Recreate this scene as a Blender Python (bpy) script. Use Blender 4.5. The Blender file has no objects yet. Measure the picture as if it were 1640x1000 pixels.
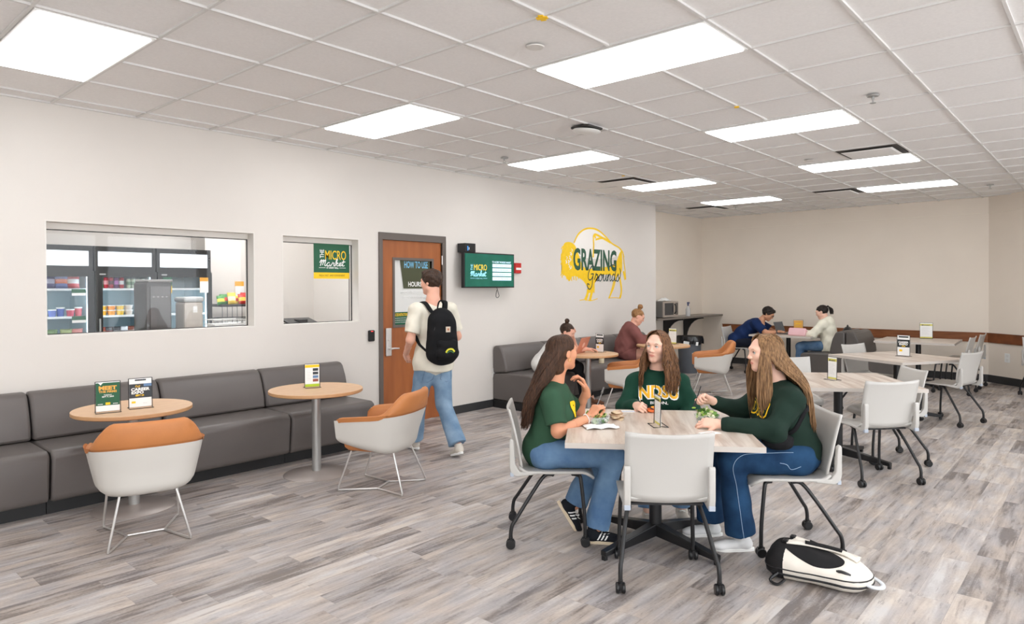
import bpy, bmesh, math, random
import numpy as np
from mathutils import Vector, Matrix, Euler
from mathutils.bvhtree import BVHTree
random.seed(7); np.random.seed(7)
SC = bpy.context.scene; COL = SC.collection
PI = math.pi
def R(d): return math.radians(d)

# ---------------------------------------------------------------- camera
CAMZ = 1.57
cd = bpy.data.cameras.new('camera'); cam = bpy.data.objects.new('camera', cd); COL.objects.link(cam)
_yaw, _pit, _rol = .7251, -.0098, -.0039
_fw = Vector((math.cos(_pit)*math.cos(_yaw), math.cos(_pit)*math.sin(_yaw), math.sin(_pit)))
_r = Vector((math.sin(_yaw), -math.cos(_yaw), 0)); _u = _r.cross(_fw)
_r2 = _r*math.cos(_rol)+_u*math.sin(_rol); _u2 = -_r*math.sin(_rol)+_u*math.cos(_rol)
_m = Matrix((_r2, _u2, -_fw)).transposed().to_4x4(); _m.translation = (0, 0, CAMZ)
cam.matrix_world = _m
cd.sensor_width = 36; cd.lens = 1095.0/1640*36; cd.shift_y = -28.9/1640; cd.clip_start = .05
SC.camera = cam
# ---------------------------------------------------------------- world and exposure
w = bpy.data.worlds.new('world'); SC.world = w; w.use_nodes = True
w.node_tree.nodes['Background'].inputs[0].default_value = (.92, .96, 1, 1)
w.node_tree.nodes['Background'].inputs[1].default_value = 5.0
SC.view_settings.view_transform = 'Standard'; SC.view_settings.look = 'None'
SC.view_settings.gamma = 1; SC.view_settings.use_curve_mapping = False
SC.view_settings.exposure = 0.03
LAMP = 8.3      # strength of the ceiling panels

# ---------------------------------------------------------------- materials
def lin(c):
    return tuple(((x/255)/12.92 if x/255 <= .04045 else ((x/255+.055)/1.055)**2.4) for x in c)
_mats = {}
def mat(name, rgb, rough=.6, metal=0, spec=.5, var=0, vscale=8, stretch=(1,1,1), bump=0, bscale=40, emit=0, alpha=1, trans=0, sss=0, coat=0, dark=None, sharp=False, detail=4):
    if name in _mats: return _mats[name]
    m = bpy.data.materials.new(name); m.use_nodes = True; n = m.node_tree.nodes; l = m.node_tree.links
    b = n['Principled BSDF']; c = lin(rgb)+(1,)
    b.inputs['Base Color'].default_value = c; b.inputs['Roughness'].default_value = rough
    b.inputs['Metallic'].default_value = metal; b.inputs['Specular IOR Level'].default_value = spec
    b.inputs['Alpha'].default_value = alpha; b.inputs['Transmission Weight'].default_value = trans
    b.inputs['Coat Weight'].default_value = coat
    if sss: b.inputs['Subsurface Weight'].default_value = sss; b.inputs['Subsurface Radius'].default_value = (.02, .007, .004); b.inputs['Subsurface Scale'].default_value = .6
    if emit: b.inputs['Emission Color'].default_value = c; b.inputs['Emission Strength'].default_value = emit
    if var or bump:
        tc = n.new('ShaderNodeTexCoord'); mp = n.new('ShaderNodeMapping'); mp.inputs['Scale'].default_value = stretch
        l.new(tc.outputs['Object'], mp.inputs[0])
    if var:
        no = n.new('ShaderNodeTexNoise'); no.inputs['Scale'].default_value = vscale; no.inputs['Detail'].default_value = detail
        l.new(mp.outputs[0], no.inputs['Vector'])
        cr = n.new('ShaderNodeValToRGB'); cr.color_ramp.elements[0].position = .42 if sharp else .3; cr.color_ramp.elements[1].position = .58 if sharp else .7
        d = lin(dark) if dark else tuple(x*(1-var) for x in c[:3])
        cr.color_ramp.elements[0].color = d+(1,)
        cr.color_ramp.elements[1].color = (c if dark else tuple(min(1, x*(1+var*.6)) for x in c[:3])+(1,))
        l.new(no.outputs['Fac'], cr.inputs[0]); l.new(cr.outputs[0], b.inputs['Base Color'])
    if bump:
        n2 = n.new('ShaderNodeTexNoise'); n2.inputs['Scale'].default_value = bscale; n2.inputs['Detail'].default_value = 3
        l.new(mp.outputs[0], n2.inputs['Vector'])
        bp = n.new('ShaderNodeBump'); bp.inputs['Strength'].default_value = bump; bp.inputs['Distance'].default_value = .01
        l.new(n2.outputs['Fac'], bp.inputs['Height']); l.new(bp.outputs[0], b.inputs['Normal'])
    _mats[name] = m; return m

M_WALL = mat('wall_paint', (223, 217, 210), .75, var=.02, vscale=2, bump=.04, bscale=180)
M_WALLF = mat('far_wall_paint', (238, 227, 213), .75, var=.02, vscale=2, bump=.04, bscale=180)
M_TILE = mat('ceiling_tile', (242, 240, 238), .9, var=.03, vscale=60, bump=.12, bscale=240)
M_TBAR = mat('ceiling_grid', (222, 220, 217), .5)
M_PANEL = mat('light_panel', (250, 252, 255), .5, emit=LAMP)
M_WHITE = mat('white_metal', (235, 234, 230), .45)
M_BASE = mat('baseboard_vinyl', (50, 50, 51), .5)
M_BLACK = mat('black_metal', (24, 24, 26), .38)
M_BLKP = mat('black_plastic', (20, 20, 22), .35)
M_SOFA = mat('grey_vinyl', (99, 93, 90), .42, var=.04, vscale=5, bump=.03, bscale=120)
M_BOOTH = mat('charcoal_vinyl', (84, 79, 76), .45, var=.04, vscale=5)
M_TOE = mat('toe_kick', (28, 28, 29), .5)
M_SHELL = mat('ivory_shell', (212, 208, 201), .38)
M_CHAIR = mat('light_grey_polymer', (193, 190, 185), .36, spec=.45)
M_CHAIRB = mat('cool_grey_cap', (176, 184, 196), .4)
M_ORANGE = mat('orange_leather', (196, 126, 72), .5, var=.06, vscale=10, bump=.05, bscale=160)
M_CHROME = mat('satin_steel', (222, 220, 217), .38, metal=.85)
M_SILVER = mat('silver_paint', (176, 176, 174), .35, metal=.6)
M_PAPER = mat('paper', (243, 243, 241), .6)
M_ACRYL = mat('clear_acrylic', (240, 245, 248), .08, alpha=.25)
M_GREEN = mat('sign_green', (26, 92, 62), .5)
M_YEL = mat('sign_yellow', (255, 205, 20), .5)
M_YELP = mat('wall_paint_yellow', (252, 208, 30), .6, var=.05, vscale=20)
M_DKG = mat('lettering_green', (44, 88, 66), .6)
M_WHT = mat('lettering_white', (245, 245, 242), .5)
M_CHAR = mat('poster_charcoal', (52, 58, 64), .5)
M_BLUEL = mat('lettering_light_blue', (120, 190, 225), .5)
M_RED = mat('red_plastic', (200, 40, 35), .4)
M_GREYT = mat('grey_print', (150, 150, 150), .6)
M_DFRAME = mat('brown_grey_door_frame', (101, 92, 86), .45)
M_DOOR = mat('cherry_door_veneer', (170, 100, 52), .4, var=.3, vscale=3, stretch=(3, 3, .5), dark=(146, 82, 42))
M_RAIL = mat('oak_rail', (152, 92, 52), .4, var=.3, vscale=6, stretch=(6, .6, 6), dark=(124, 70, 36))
M_RWOOD = mat('pale_oak_laminate', (221, 184, 146), .4, var=.15, vscale=5, stretch=(2, 12, 1), dark=(208, 166, 126))
M_RWOODE = mat('oak_edge', (196, 150, 106), .45)
M_STONE = mat('counter_laminate', (122, 114, 106), .35, var=.2, vscale=30)
def streak_wood(name, light, darkc, freq=11):
    m = bpy.data.materials.new(name); m.use_nodes = True; n = m.node_tree.nodes; l = m.node_tree.links; b = n['Principled BSDF']
    b.inputs['Roughness'].default_value = .3
    tc = n.new('ShaderNodeTexCoord'); mp = n.new('ShaderNodeMapping'); mp.inputs['Scale'].default_value = (freq, .9, 1); mp.inputs['Rotation'].default_value = (0, 0, R(0))
    no = n.new('ShaderNodeTexNoise'); no.inputs['Scale'].default_value = 1.6; no.inputs['Detail'].default_value = 7; no.inputs['Roughness'].default_value = .6; no.inputs['Distortion'].default_value = .35
    cr = n.new('ShaderNodeValToRGB'); e = cr.color_ramp.elements
    e[0].position = .32; e[0].color = lin(darkc)+(1,); e[1].position = .62; e[1].color = lin(light)+(1,)
    l.new(tc.outputs['Object'], mp.inputs[0]); l.new(mp.outputs[0], no.inputs['Vector']); l.new(no.outputs['Fac'], cr.inputs[0]); l.new(cr.outputs[0], b.inputs['Base Color'])
    return m
M_TTOP = streak_wood('streaked_laminate', (218, 206, 194), (172, 149, 131))
M_TEDGE = mat('streaked_edge', (196, 188, 180), .5)

def floor_material():
    m = bpy.data.materials.new('grey_plank_vinyl'); m.use_nodes = True; n = m.node_tree.nodes; l = m.node_tree.links; b = n['Principled BSDF']
    def N(t, **k):
        o = n.new(t)
        for a, v in k.items(): setattr(o, a, v)
        return o
    def MA(op, a, c=None):
        o = N('ShaderNodeMath', operation=op)
        for i, v in enumerate((a, c)):
            if v is None: continue
            if isinstance(v, (int, float)): o.inputs[i].default_value = v
            else: l.new(v, o.inputs[i])
        return o.outputs[0]
    tc = N('ShaderNodeTexCoord'); sp = N('ShaderNodeSeparateXYZ'); l.new(tc.outputs['Object'], sp.inputs[0])
    ROW, LEN = .152, .66
    ry = MA('DIVIDE', sp.outputs[1], ROW); row = MA('FLOOR', ry); fy = MA('FRACT', ry)
    wn = N('ShaderNodeTexWhiteNoise', noise_dimensions='1D'); l.new(row, wn.inputs['W'])
    rx = MA('ADD', MA('DIVIDE', sp.outputs[0], LEN), MA('MULTIPLY', wn.outputs['Value'], 7.3)); cx = MA('FLOOR', rx); fx = MA('FRACT', rx)
    cb = N('ShaderNodeCombineXYZ'); l.new(cx, cb.inputs[0]); l.new(row, cb.inputs[1])
    w2 = N('ShaderNodeTexWhiteNoise', noise_dimensions='2D'); l.new(cb.outputs[0], w2.inputs['Vector'])
    # grain coordinates shift with every plank
    cg = N('ShaderNodeCombineXYZ'); l.new(MA('MULTIPLY', sp.outputs[0], 1.5), cg.inputs[0]); l.new(MA('MULTIPLY', sp.outputs[1], 17), cg.inputs[1]); l.new(MA('MULTIPLY', w2.outputs['Value'], 40), cg.inputs[2])
    g = N('ShaderNodeTexNoise'); g.inputs['Scale'].default_value = 1.3; g.inputs['Detail'].default_value = 8; g.inputs['Roughness'].default_value = .62; g.inputs['Distortion'].default_value = .5
    l.new(cg.outputs[0], g.inputs['Vector'])
    cg2 = N('ShaderNodeCombineXYZ'); l.new(MA('MULTIPLY', sp.outputs[0], 3.0), cg2.inputs[0]); l.new(MA('MULTIPLY', sp.outputs[1], 8), cg2.inputs[1]); l.new(MA('MULTIPLY', w2.outputs['Value'], 90), cg2.inputs[2])
    g2 = N('ShaderNodeTexNoise'); g2.inputs['Scale'].default_value = 1.1; g2.inputs['Detail'].default_value = 5; l.new(cg2.outputs[0], g2.inputs['Vector'])
    g4 = N('ShaderNodeTexNoise'); g4.inputs['Scale'].default_value = 70; g4.inputs['Detail'].default_value = 3; l.new(tc.outputs['Object'], g4.inputs['Vector'])
    v = MA('ADD', MA('ADD', MA('MULTIPLY', g.outputs['Fac'], .74), MA('MULTIPLY', g2.outputs['Fac'], .40)), MA('ADD', MA('MULTIPLY', MA('SUBTRACT', w2.outputs['Value'], .5), .26), MA('MULTIPLY', MA('SUBTRACT', g4.outputs['Fac'], .5), .15)))
    cr = N('ShaderNodeValToRGB'); e = cr.color_ramp.elements
    e[0].position = .38; e[0].color = lin((120, 112, 109))+(1,); e[1].position = .78; e[1].color = lin((202, 195, 189))+(1,)
    k = cr.color_ramp.elements.new(.50); k.color = lin((161, 153, 149))+(1,)
    k = cr.color_ramp.elements.new(.63); k.color = lin((180, 171, 166))+(1,)
    l.new(v, cr.inputs[0])
    # dark weathered specks
    cg3 = N('ShaderNodeCombineXYZ'); l.new(MA('MULTIPLY', sp.outputs[0], 9), cg3.inputs[0]); l.new(MA('MULTIPLY', sp.outputs[1], 60), cg3.inputs[1]); l.new(MA('MULTIPLY', w2.outputs['Value'], 20), cg3.inputs[2])
    g3 = N('ShaderNodeTexNoise'); g3.inputs['Scale'].default_value = 1; g3.inputs['Detail'].default_value = 4; l.new(cg3.outputs[0], g3.inputs['Vector'])
    sk = MA('MULTIPLY', MA('GREATER_THAN', g3.outputs['Fac'], .60), MA('LESS_THAN', g.outputs['Fac'], .50))
    seam = MA('MAXIMUM', MA('LESS_THAN', fy, .018), MA('LESS_THAN', fx, .003))
    f = MA('MAXIMUM', MA('MULTIPLY', seam, .22), MA('MULTIPLY', sk, .28))
    w3 = N('ShaderNodeTexNoise'); w3.inputs['Scale'].default_value = 1.3; l.new(cg2.outputs[0], w3.inputs['Vector'])
    hm = N('ShaderNodeMix', data_type='RGBA', blend_type='MULTIPLY'); hm.inputs[0].default_value = 1; hr = N('ShaderNodeValToRGB'); hr.color_ramp.elements[0].position = .35; hr.color_ramp.elements[1].position = .65; hr.color_ramp.elements[0].color = (.95, .985, 1.03, 1); hr.color_ramp.elements[1].color = (1.03, .985, .92, 1)
    l.new(w3.outputs['Fac'], hr.inputs[0]); l.new(cr.outputs[0], hm.inputs[6]); l.new(hr.outputs[0], hm.inputs[7])
    mx = N('ShaderNodeMix', data_type='RGBA'); l.new(f, mx.inputs[0]); l.new(hm.outputs[2], mx.inputs[6]); mx.inputs[7].default_value = lin((92, 84, 80))+(1,)
    l.new(mx.outputs[2], b.inputs['Base Color']); b.inputs['Roughness'].default_value = .42; b.inputs['Specular IOR Level'].default_value = .4
    return m
M_FLOOR = floor_material()

# ---------------------------------------------------------------- helpers
def tag(o, label=None, cat=None, group=None, kind=None):
    if label: o['label'] = label
    if cat: o['category'] = cat
    if group: o['group'] = group
    if kind: o['kind'] = kind
    return o
def empty(name, loc=(0, 0, 0), rz=0, label=None, cat=None, group=None):
    o = bpy.data.objects.new(name, None); COL.objects.link(o); o.location = loc; o.rotation_euler = (0, 0, rz); o.empty_display_size = .1
    return tag(o, label, cat, group)
def copy_tree(o, parent=None):
    c = o.copy(); COL.objects.link(c)
    if parent is not None: c.parent = parent
    for ch in list(o.children): copy_tree(ch, c)
    return c
def link(name, me, mats, parent=None, smooth=True, bevel=0, solid=0, subd=0, loc=None, rot=None, angle=40):
    o = bpy.data.objects.new(name, me); COL.objects.link(o)
    for m in (mats if isinstance(mats, (list, tuple)) else [mats]): me.materials.append(m)
    if smooth:
        me.polygons.foreach_set('use_smooth', [True]*len(me.polygons))
        if angle < 180: me.set_sharp_from_angle(angle=R(angle))
    if solid: s = o.modifiers.new('solid', 'SOLIDIFY'); s.thickness = solid; s.offset = 0
    if bevel: s = o.modifiers.new('bevel', 'BEVEL'); s.width = bevel; s.segments = 2; s.limit_method = 'ANGLE'
    if subd: s = o.modifiers.new('sub', 'SUBSURF'); s.levels = subd; s.render_levels = subd
    if parent is not None: o.parent = parent
    if loc: o.location = loc
    if rot: o.rotation_euler = rot
    return o
class MB:
    def __init__(s): s.v = []; s.f = []; s.mi = []
    def add(s, vs, fs, mi=0):
        n = len(s.v); s.v += [tuple(x) for x in vs]; s.f += [tuple(i+n for i in f) for f in fs]; s.mi += [mi]*len(fs); return s
    def box(s, x0, x1, y0, y1, z0, z1, mi=0, M=None):
        vs = [Vector((x, y, z)) for z in (z0, z1) for y in (y0, y1) for x in (x0, x1)]
        if M: vs = [M @ v for v in vs]
        return s.add(vs, [(0, 2, 3, 1), (4, 5, 7, 6), (0, 1, 5, 4), (2, 6, 7, 3), (0, 4, 6, 2), (1, 3, 7, 5)], mi)
    def prism(s, poly, a0, a1, axis='x', mi=0, M=None):
        # poly: 2d points counter-clockwise; extruded from a0 to a1 along axis
        def p(a, q):
            return {'x': (a, q[0], q[1]), 'y': (q[0], a, q[1]), 'z': (q[0], q[1], a)}[axis]
        n = len(poly); vs = [Vector(p(a0, q)) for q in poly]+[Vector(p(a1, q)) for q in poly]
        if M: vs = [M @ v for v in vs]
        fs = [tuple(range(n))[::-1], tuple(range(n, 2*n))]+[(i, (i+1) % n, n+(i+1) % n, n+i) for i in range(n)]
        return s.add(vs, fs, mi)
    def tube(s, pts, r, seg=8, mi=0, cap=True, flat=1):
        pts = [Vector(p) for p in pts]; n = len(pts)
        rs = r if isinstance(r, (list, tuple)) else [r]*n
        t0 = (pts[1]-pts[0]).normalized(); up = Vector((0, 0, 1)) if abs(t0.z) < .9 else Vector((1, 0, 0))
        a = t0.cross(up).normalized(); vs = []
        for i in range(n):
            t = (pts[min(i+1, n-1)]-pts[max(i-1, 0)])
            t = t.normalized() if t.length > 1e-9 else t0
            a = (a-t*a.dot(t)); a = a.normalized() if a.length > 1e-6 else t.orthogonal().normalized()
            b = t.cross(a)
            for k in range(seg):
                an = 2*PI*k/seg; vs.append(pts[i]+(a*math.cos(an)+b*math.sin(an)*flat)*rs[i])
        fs = [(i*seg+k, i*seg+(k+1) % seg, (i+1)*seg+(k+1) % seg, (i+1)*seg+k) for i in range(n-1) for k in range(seg)]
        if cap: fs += [tuple(range(seg))[::-1], tuple(range((n-1)*seg, n*seg))]
        return s.add(vs, fs, mi)
    def lathe(s, prof, seg=32, c=(0, 0, 0), mi=0, M=None):
        vs = []; fs = []; n = len(prof)
        for k in range(seg):
            a = 2*PI*k/seg
            for (r, z) in prof:
                v = Vector((c[0]+r*math.cos(a), c[1]+r*math.sin(a), c[2]+z)); vs.append(M @ v if M else v)
        for k in range(seg):
            for i in range(n-1):
                k2 = (k+1) % seg; fs.append((k*n+i, k2*n+i, k2*n+i+1, k*n+i+1))
        if prof[0][0] > 1e-4: fs.append(tuple(k*n for k in range(seg))[::-1])
        if prof[-1][0] > 1e-4: fs.append(tuple(k*n+n-1 for k in range(seg)))
        return s.add(vs, fs, mi)
    def grid(s, nu, nv, fn, mi=0, close=False):
        vs = [fn(i/(nu-1), j/(nv-1)) for i in range(nu) for j in range(nv)]
        fs = [(i*nv+j, (i+1)*nv+j, (i+1)*nv+j+1, i*nv+j+1) for i in range(nu-1) for j in range(nv-1)]
        if close: fs += [(i*nv+nv-1, (i+1)*nv+nv-1, (i+1)*nv, i*nv) for i in range(nu-1)]
        return s.add(vs, fs, mi)
    def ball(s, c, r, seg=12, mi=0, M=None):
        rx, ry, rz = r if isinstance(r, (tuple, list)) else (r, r, r)
        rows = seg//2; vs = []
        for j in range(rows+1):
            t = PI*j/rows
            for k in range(seg):
                a = 2*PI*k/seg; v = Vector((rx*math.sin(t)*math.cos(a), ry*math.sin(t)*math.sin(a), rz*math.cos(t)))
                vs.append(Vector(c)+(M @ v if M else v))
        fs = [(j*seg+k, (j+1)*seg+k, (j+1)*seg+(k+1) % seg, j*seg+(k+1) % seg) for j in range(rows) for k in range(seg)]
        return s.add(vs, fs, mi)
    def me(s, name='m'):
        me = bpy.data.meshes.new(name); me.from_pydata([tuple(v) for v in s.v], [], s.f)
        bm = bmesh.new(); bm.from_mesh(me)
        for f, i in zip(bm.faces, s.mi): f.material_index = i
        bmesh.ops.remove_doubles(bm, verts=bm.verts, dist=1e-5)
        bmesh.ops.recalc_face_normals(bm, faces=bm.faces); bm.to_mesh(me); bm.free()
        return me
    def build(s, name, mats, parent=None, **k): return link(name, s.me(name), mats, parent, **k)
def curve_pts(pts, n=6, closed=False):
    # Catmull-Rom
    P = [Vector(p) for p in pts]; out = []; m = len(P)
    rng = range(m) if closed else range(m-1)
    for i in rng:
        if closed: a, b, c, d = P[(i-1) % m], P[i], P[(i+1) % m], P[(i+2) % m]
        else: a, b, c, d = P[max(i-1, 0)], P[i], P[i+1], P[min(i+2, m-1)]
        for k in range(n):
            t = k/n; out.append(.5*((2*b)+(c-a)*t+(2*a-5*b+4*c-d)*t*t+(3*b-a-3*c+d)*t**3))
    if not closed: out.append(P[-1])
    return out
_tcache = {}
def text_geo(body, bold=0):
    """flat outline of a word, unit cap height, left-aligned: (verts, faces, width)"""
    key = (body, bold)
    if key in _tcache: return _tcache[key]
    cu = bpy.data.curves.new('t', 'FONT'); cu.body = body; cu.size = 1; cu.offset = bold; cu.resolution_u = 3
    ob = bpy.data.objects.new('t', cu); COL.objects.link(ob); dg = bpy.context.evaluated_depsgraph_get(); dg.update()
    me = bpy.data.meshes.new_from_object(ob.evaluated_get(dg)); vs = [v.co.copy() for v in me.vertices]; fs = [tuple(p.vertices) for p in me.polygons]
    bpy.data.objects.remove(ob); bpy.data.curves.remove(cu); bpy.data.meshes.remove(me)
    x0 = min(v.x for v in vs); x1 = max(v.x for v in vs); y0 = min(v.y for v in vs)
    vs = [Vector(((v.x-x0), v.y/.72, 0)) for v in vs]
    _tcache[key] = (vs, fs, x1-x0); return _tcache[key]
def text(mb, body, M, h, w=None, mi=0, bold=0, center=True, shear=0, arc=0):
    """put a word on the plane of matrix M (x right, y up), cap height h, total width w"""
    vs, fs, W = text_geo(body, bold)
    sx = (w/W) if w else h/.72; o = -(W*sx)/2 if center else 0
    pts = []
    for v in vs:
        x = v.x*sx+o; y = v.y*h
        if arc: y += arc*(1-(2*x/(w or 1))**2)
        pts.append(M @ Vector((x+shear*y, y, 0)))
    mb.add(pts, fs, mi)
_sz = [0]
def stroke(mb, M, pts, wd, mi=0, n=5, closed=False):
    """flat brush stroke on plane M"""
    _sz[0] = (_sz[0]+1) % 40; P = curve_pts([(p[0], p[1], _sz[0]*.00003) for p in pts], n, closed)
    vs = []
    for i, p in enumerate(P):
        t = (P[min(i+1, len(P)-1)]-P[max(i-1, 0)]); t = t.normalized() if t.length > 1e-9 else Vector((1, 0, 0))
        nn = Vector((-t.y, t.x, 0)); vs += [M @ (p+nn*wd/2), M @ (p-nn*wd/2)]
    mb.add(vs, [(2*i, 2*i+1, 2*i+3, 2*i+2) for i in range(len(P)-1)], mi)
def frameM(o, x, y):
    """matrix of a plane with origin o, x axis and y axis"""
    x = Vector(x).normalized(); y = Vector(y).normalized(); z = x.cross(y)
    m = Matrix((x, y, z)).transposed().to_4x4(); m.translation = o; return m
def rect(mb, M, x0, x1, y0, y1, mi=0, z=0):
    mb.add([M @ Vector(p) for p in ((x0, y0, z), (x1, y0, z), (x1, y1, z), (x0, y1, z))], [(0, 1, 2, 3)], mi)

# cursive letters as strokes in a unit x-height box (x, y)
CURS = {
 'M': ([[(0, .9), (.12, 1.5), (.28, 1.75), (.3, 1.2), (.2, .3), (.16, 0)], [(.26, .9), (.5, 1.6), (.66, 1.7), (.62, 1.0), (.55, .2)], [(.6, .8), (.85, 1.6), (1.02, 1.7), (.98, .9), (.95, .2), (1.1, .05), (1.3, .3)]], 1.25),
 'G': ([[(1.15, 1.55), (1.0, 2.0), (.6, 2.0), (.2, 1.3), (.1, .5), (.35, .15), (.7, .3), (.95, .8), (.95, 1.0), (.55, .95)], [(.95, 1.0), (.9, .2), (.8, -.7), (.45, -1.1), (.1, -.8), (.05, -.35), (.4, -.5)]], 1.2),
 'a': ([[(.62, .85), (.35, 1.0), (.1, .6), (.15, .1), (.4, .05), (.6, .5), (.66, 1.0), (.62, .4), (.7, .05), (.95, .25)]], .85),
 'r': ([[(0, .2), (.2, .8), (.25, 1.1), (.3, .85), (.55, .9), (.5, .4), (.6, .05), (.85, .25)]], .72),
 'k': ([[(.0, .2), (.25, 1.2), (.35, 1.9), (.2, 2.0), (.12, 1.0), (.1, 0)], [(.12, .4), (.4, 1.0), (.55, .8), (.25, .5), (.5, .1), (.8, .25)]], .7),
 'e': ([[(0, .25), (.35, .5), (.45, .85), (.25, 1.0), (.08, .5), (.25, .05), (.65, .3)]], .55),
 't': ([[(.05, .3), (.25, 1.0), (.3, 1.8)], [(.3, 1.8), (.2, .6), (.25, .05), (.6, .25)], [(-.05, 1.15), (.65, 1.35)]], .6),
 'o': ([[(.4, 1.0), (.1, .75), (.12, .15), (.4, .05), (.62, .5), (.45, .95), (.6, .85), (.85, .9)]], .75),
 'u': ([[(0, .5), (.15, 1.0), (.12, .3), (.3, .05), (.55, .5), (.62, 1.0), (.6, .3), (.72, .05), (.9, .3)]], .85),
 'n': ([[(0, .4), (.15, 1.0), (.1, 0)], [(.12, .5), (.4, 1.0), (.52, .8), (.5, .2), (.62, .05), (.85, .3)]], .78),
 'd': ([[(.55, .9), (.3, 1.0), (.08, .55), (.18, .08), (.42, .15), (.62, .8), (.72, 1.6), (.6, 2.2), (-.1, 2.3), (-.5, 2.0)], [(.62, .8), (.6, .2), (.75, .05), (.95, .3)]], .85),
 's': ([[(0, .3), (.3, .9), (.35, 1.1), (.4, .8), (.55, .3), (.3, .0), (.05, .15)], [(.4, .1), (.7, .5), (.85, 1.1), (.6, 1.9)]], .7)}
def cursive(mb, word, M, xh, wd, width=None, mi=0, slant=.15):
    tot = sum(CURS[c][1] for c in word)*xh; sx = (width/tot) if width else 1; x = 0
    for c in word:
        for st in CURS[c][0]: stroke(mb, M, [((x+p[0]*xh)*sx+slant*p[1]*xh, p[1]*xh) for p in st], wd, mi)
        x += CURS[c][1]*xh
def struct(name, mb, mats, **k):
    k.setdefault('smooth', False)
    return tag(mb.build(name, mats, **k), kind='structure')
# ================================================================ THE ROOM
H = 2.995; WY = 6.14; T = .6096
GX, GY = .988, 6.53       # grid origin: lines x = GX + k T, lines y = GY - k T
X0, X1, Y0 = -3.9, 13.45, -4.2
FC = (13.45, 1.57); FE = (9.9, -2.6)          # angled wall from the far corner
mb = MB(); mb.box(X0, X1, Y0, 6.6, -.1, 0); mb.box(1.2, 5.5, 6.6, 9.2, -.1, 0); struct('floor', mb, M_FLOOR)
# ceiling: tiles with a real grid of flanges below them
mb = MB(); mb.box(X0, X1+.4, Y0, 6.8, H+.012, H+.06)
k = -9
while GX+k*T < X1:
    x = GX+k*T
    if x > X0: mb.box(x-.0085, x+.0085, Y0, 6.6, H, H+.012, 1)
    k += 1
k = 0
while GY-k*T > Y0:
    y = GY-k*T; mb.box(X0, X1, y-.0085, y+.0085, H-.0006, H+.012, 1); k += 1
mb.box(X0, 10.78, WY-.02, WY, H-.002, H+.012, 1)
struct('ceiling', mb, [M_TILE, M_TBAR])

def wall_with_holes(mb, x0, x1, z0, z1, y0, y1, holes):
    xs = sorted({x0, x1}|{h[0] for h in holes}|{h[1] for h in holes}); zs = sorted({z0, z1}|{h[2] for h in holes}|{h[3] for h in holes})
    for a, b in zip(xs, xs[1:]):
        for c, d in zip(zs, zs[1:]):
            mx, mz = (a+b)/2, (c+d)/2
            if any(h[0] < mx < h[1] and h[2] < mz < h[3] for h in holes): continue
            mb.box(a, b, y0, y1, c, d)
W1 = (1.545, 3.245, 1.20, 2.103); W2 = (3.528, 4.44, 1.198, 2.100); DR = (4.745, 5.645, 0, 2.12)
mb = MB(); wall_with_holes(mb, X0, 10.78, 0, H+.05, WY, WY+.16, [W1, W2, DR]); struct('wall_left', mb, M_WALL)
mb = MB(); mb.box(10.66, 10.78, WY+.16, 6.56, 0, H+.05); mb.box(10.66, 13.6, 6.56, 6.7, 0, H+.05); struct('wall_recess', mb, M_WALLF)
mb = MB(); mb.box(13.45, 13.6, 1.57, 6.7, 0, H+.05)
mb.box(13.442, 13.452, 1.57, 6.56, 2.75, H+.05); struct('wall_far', mb, M_WALLF)
d = (Vector(FE+(0,))-Vector(FC+(0,))); L = d.length; MA_ = frameM(Vector(FC+(0,)), d, (0, 0, 1))   # x along the angled wall, y up, z towards the outside or inside
nz = -1 if (MA_.to_3x3() @ Vector((0, 0, 1))).dot(Vector((-1, 1, 0))) > 0 else 1
def abox(mb, x0, x1, z0, z1, t0, t1, mi=0): mb.box(x0, x1, z0, z1, *sorted((nz*t0, nz*t1)), mi=mi, M=MA_)
mb = MB(); abox(mb, 0, L, 0, H+.05, 0, .15); abox(mb, 0, L, 2.75, H+.05, -.008, 0); struct('wall_right', mb, M_WALLF)
mb = MB()
for (a_, b_, c_, d_) in ((Y0, 6.3, 0, .6), (Y0, 6.3, 2.75, H+.05), (Y0, -3.8, .6, 2.75), (-1.8, -1.5, .6, 2.75), (.5, 6.3, .6, 2.75)): mb.box(X0-.15, X0, a_, b_, c_, d_)  # gaps between the boxes are added openings, unseen, for more daylight
struct('wall_back', mb, M_WALL)
mb = MB()
ADDEDW = [(-3.4+2.2*q, -1.4+2.2*q, .6, 2.75) for q in range(6)]      # unseen window openings added behind the viewpoint to let daylight in
wall_with_holes(mb, X0, 10.2, 0, H+.05, Y0-.15, Y0, ADDEDW); mb.box(9.8, 9.95, Y0, -2.55, 0, H+.05); struct('wall_near', mb, M_WALL)
# chair rail and the ledge line
mb = MB(); mb.box(13.425, 13.45, 1.55, 6.1, .645, .80); mb.box(13.415, 13.45, 1.54, 6.105, .785, .80); struct('trim_1', mb, M_RAIL, bevel=.003)
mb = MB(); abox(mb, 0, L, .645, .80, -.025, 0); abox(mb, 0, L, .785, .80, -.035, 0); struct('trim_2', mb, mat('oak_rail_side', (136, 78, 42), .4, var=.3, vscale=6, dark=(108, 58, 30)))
mb = MB(); mb.box(13.434, 13.45, 1.57, 6.56, 2.742, 2.755); abox(mb, 0, L, 2.742, 2.755, -.016, 0); struct('trim_3', mb, mat('ledge_glint_cream', (240, 230, 215), .4))  # ledge strip in paler cream, the glint along its edge put into the colour
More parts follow.
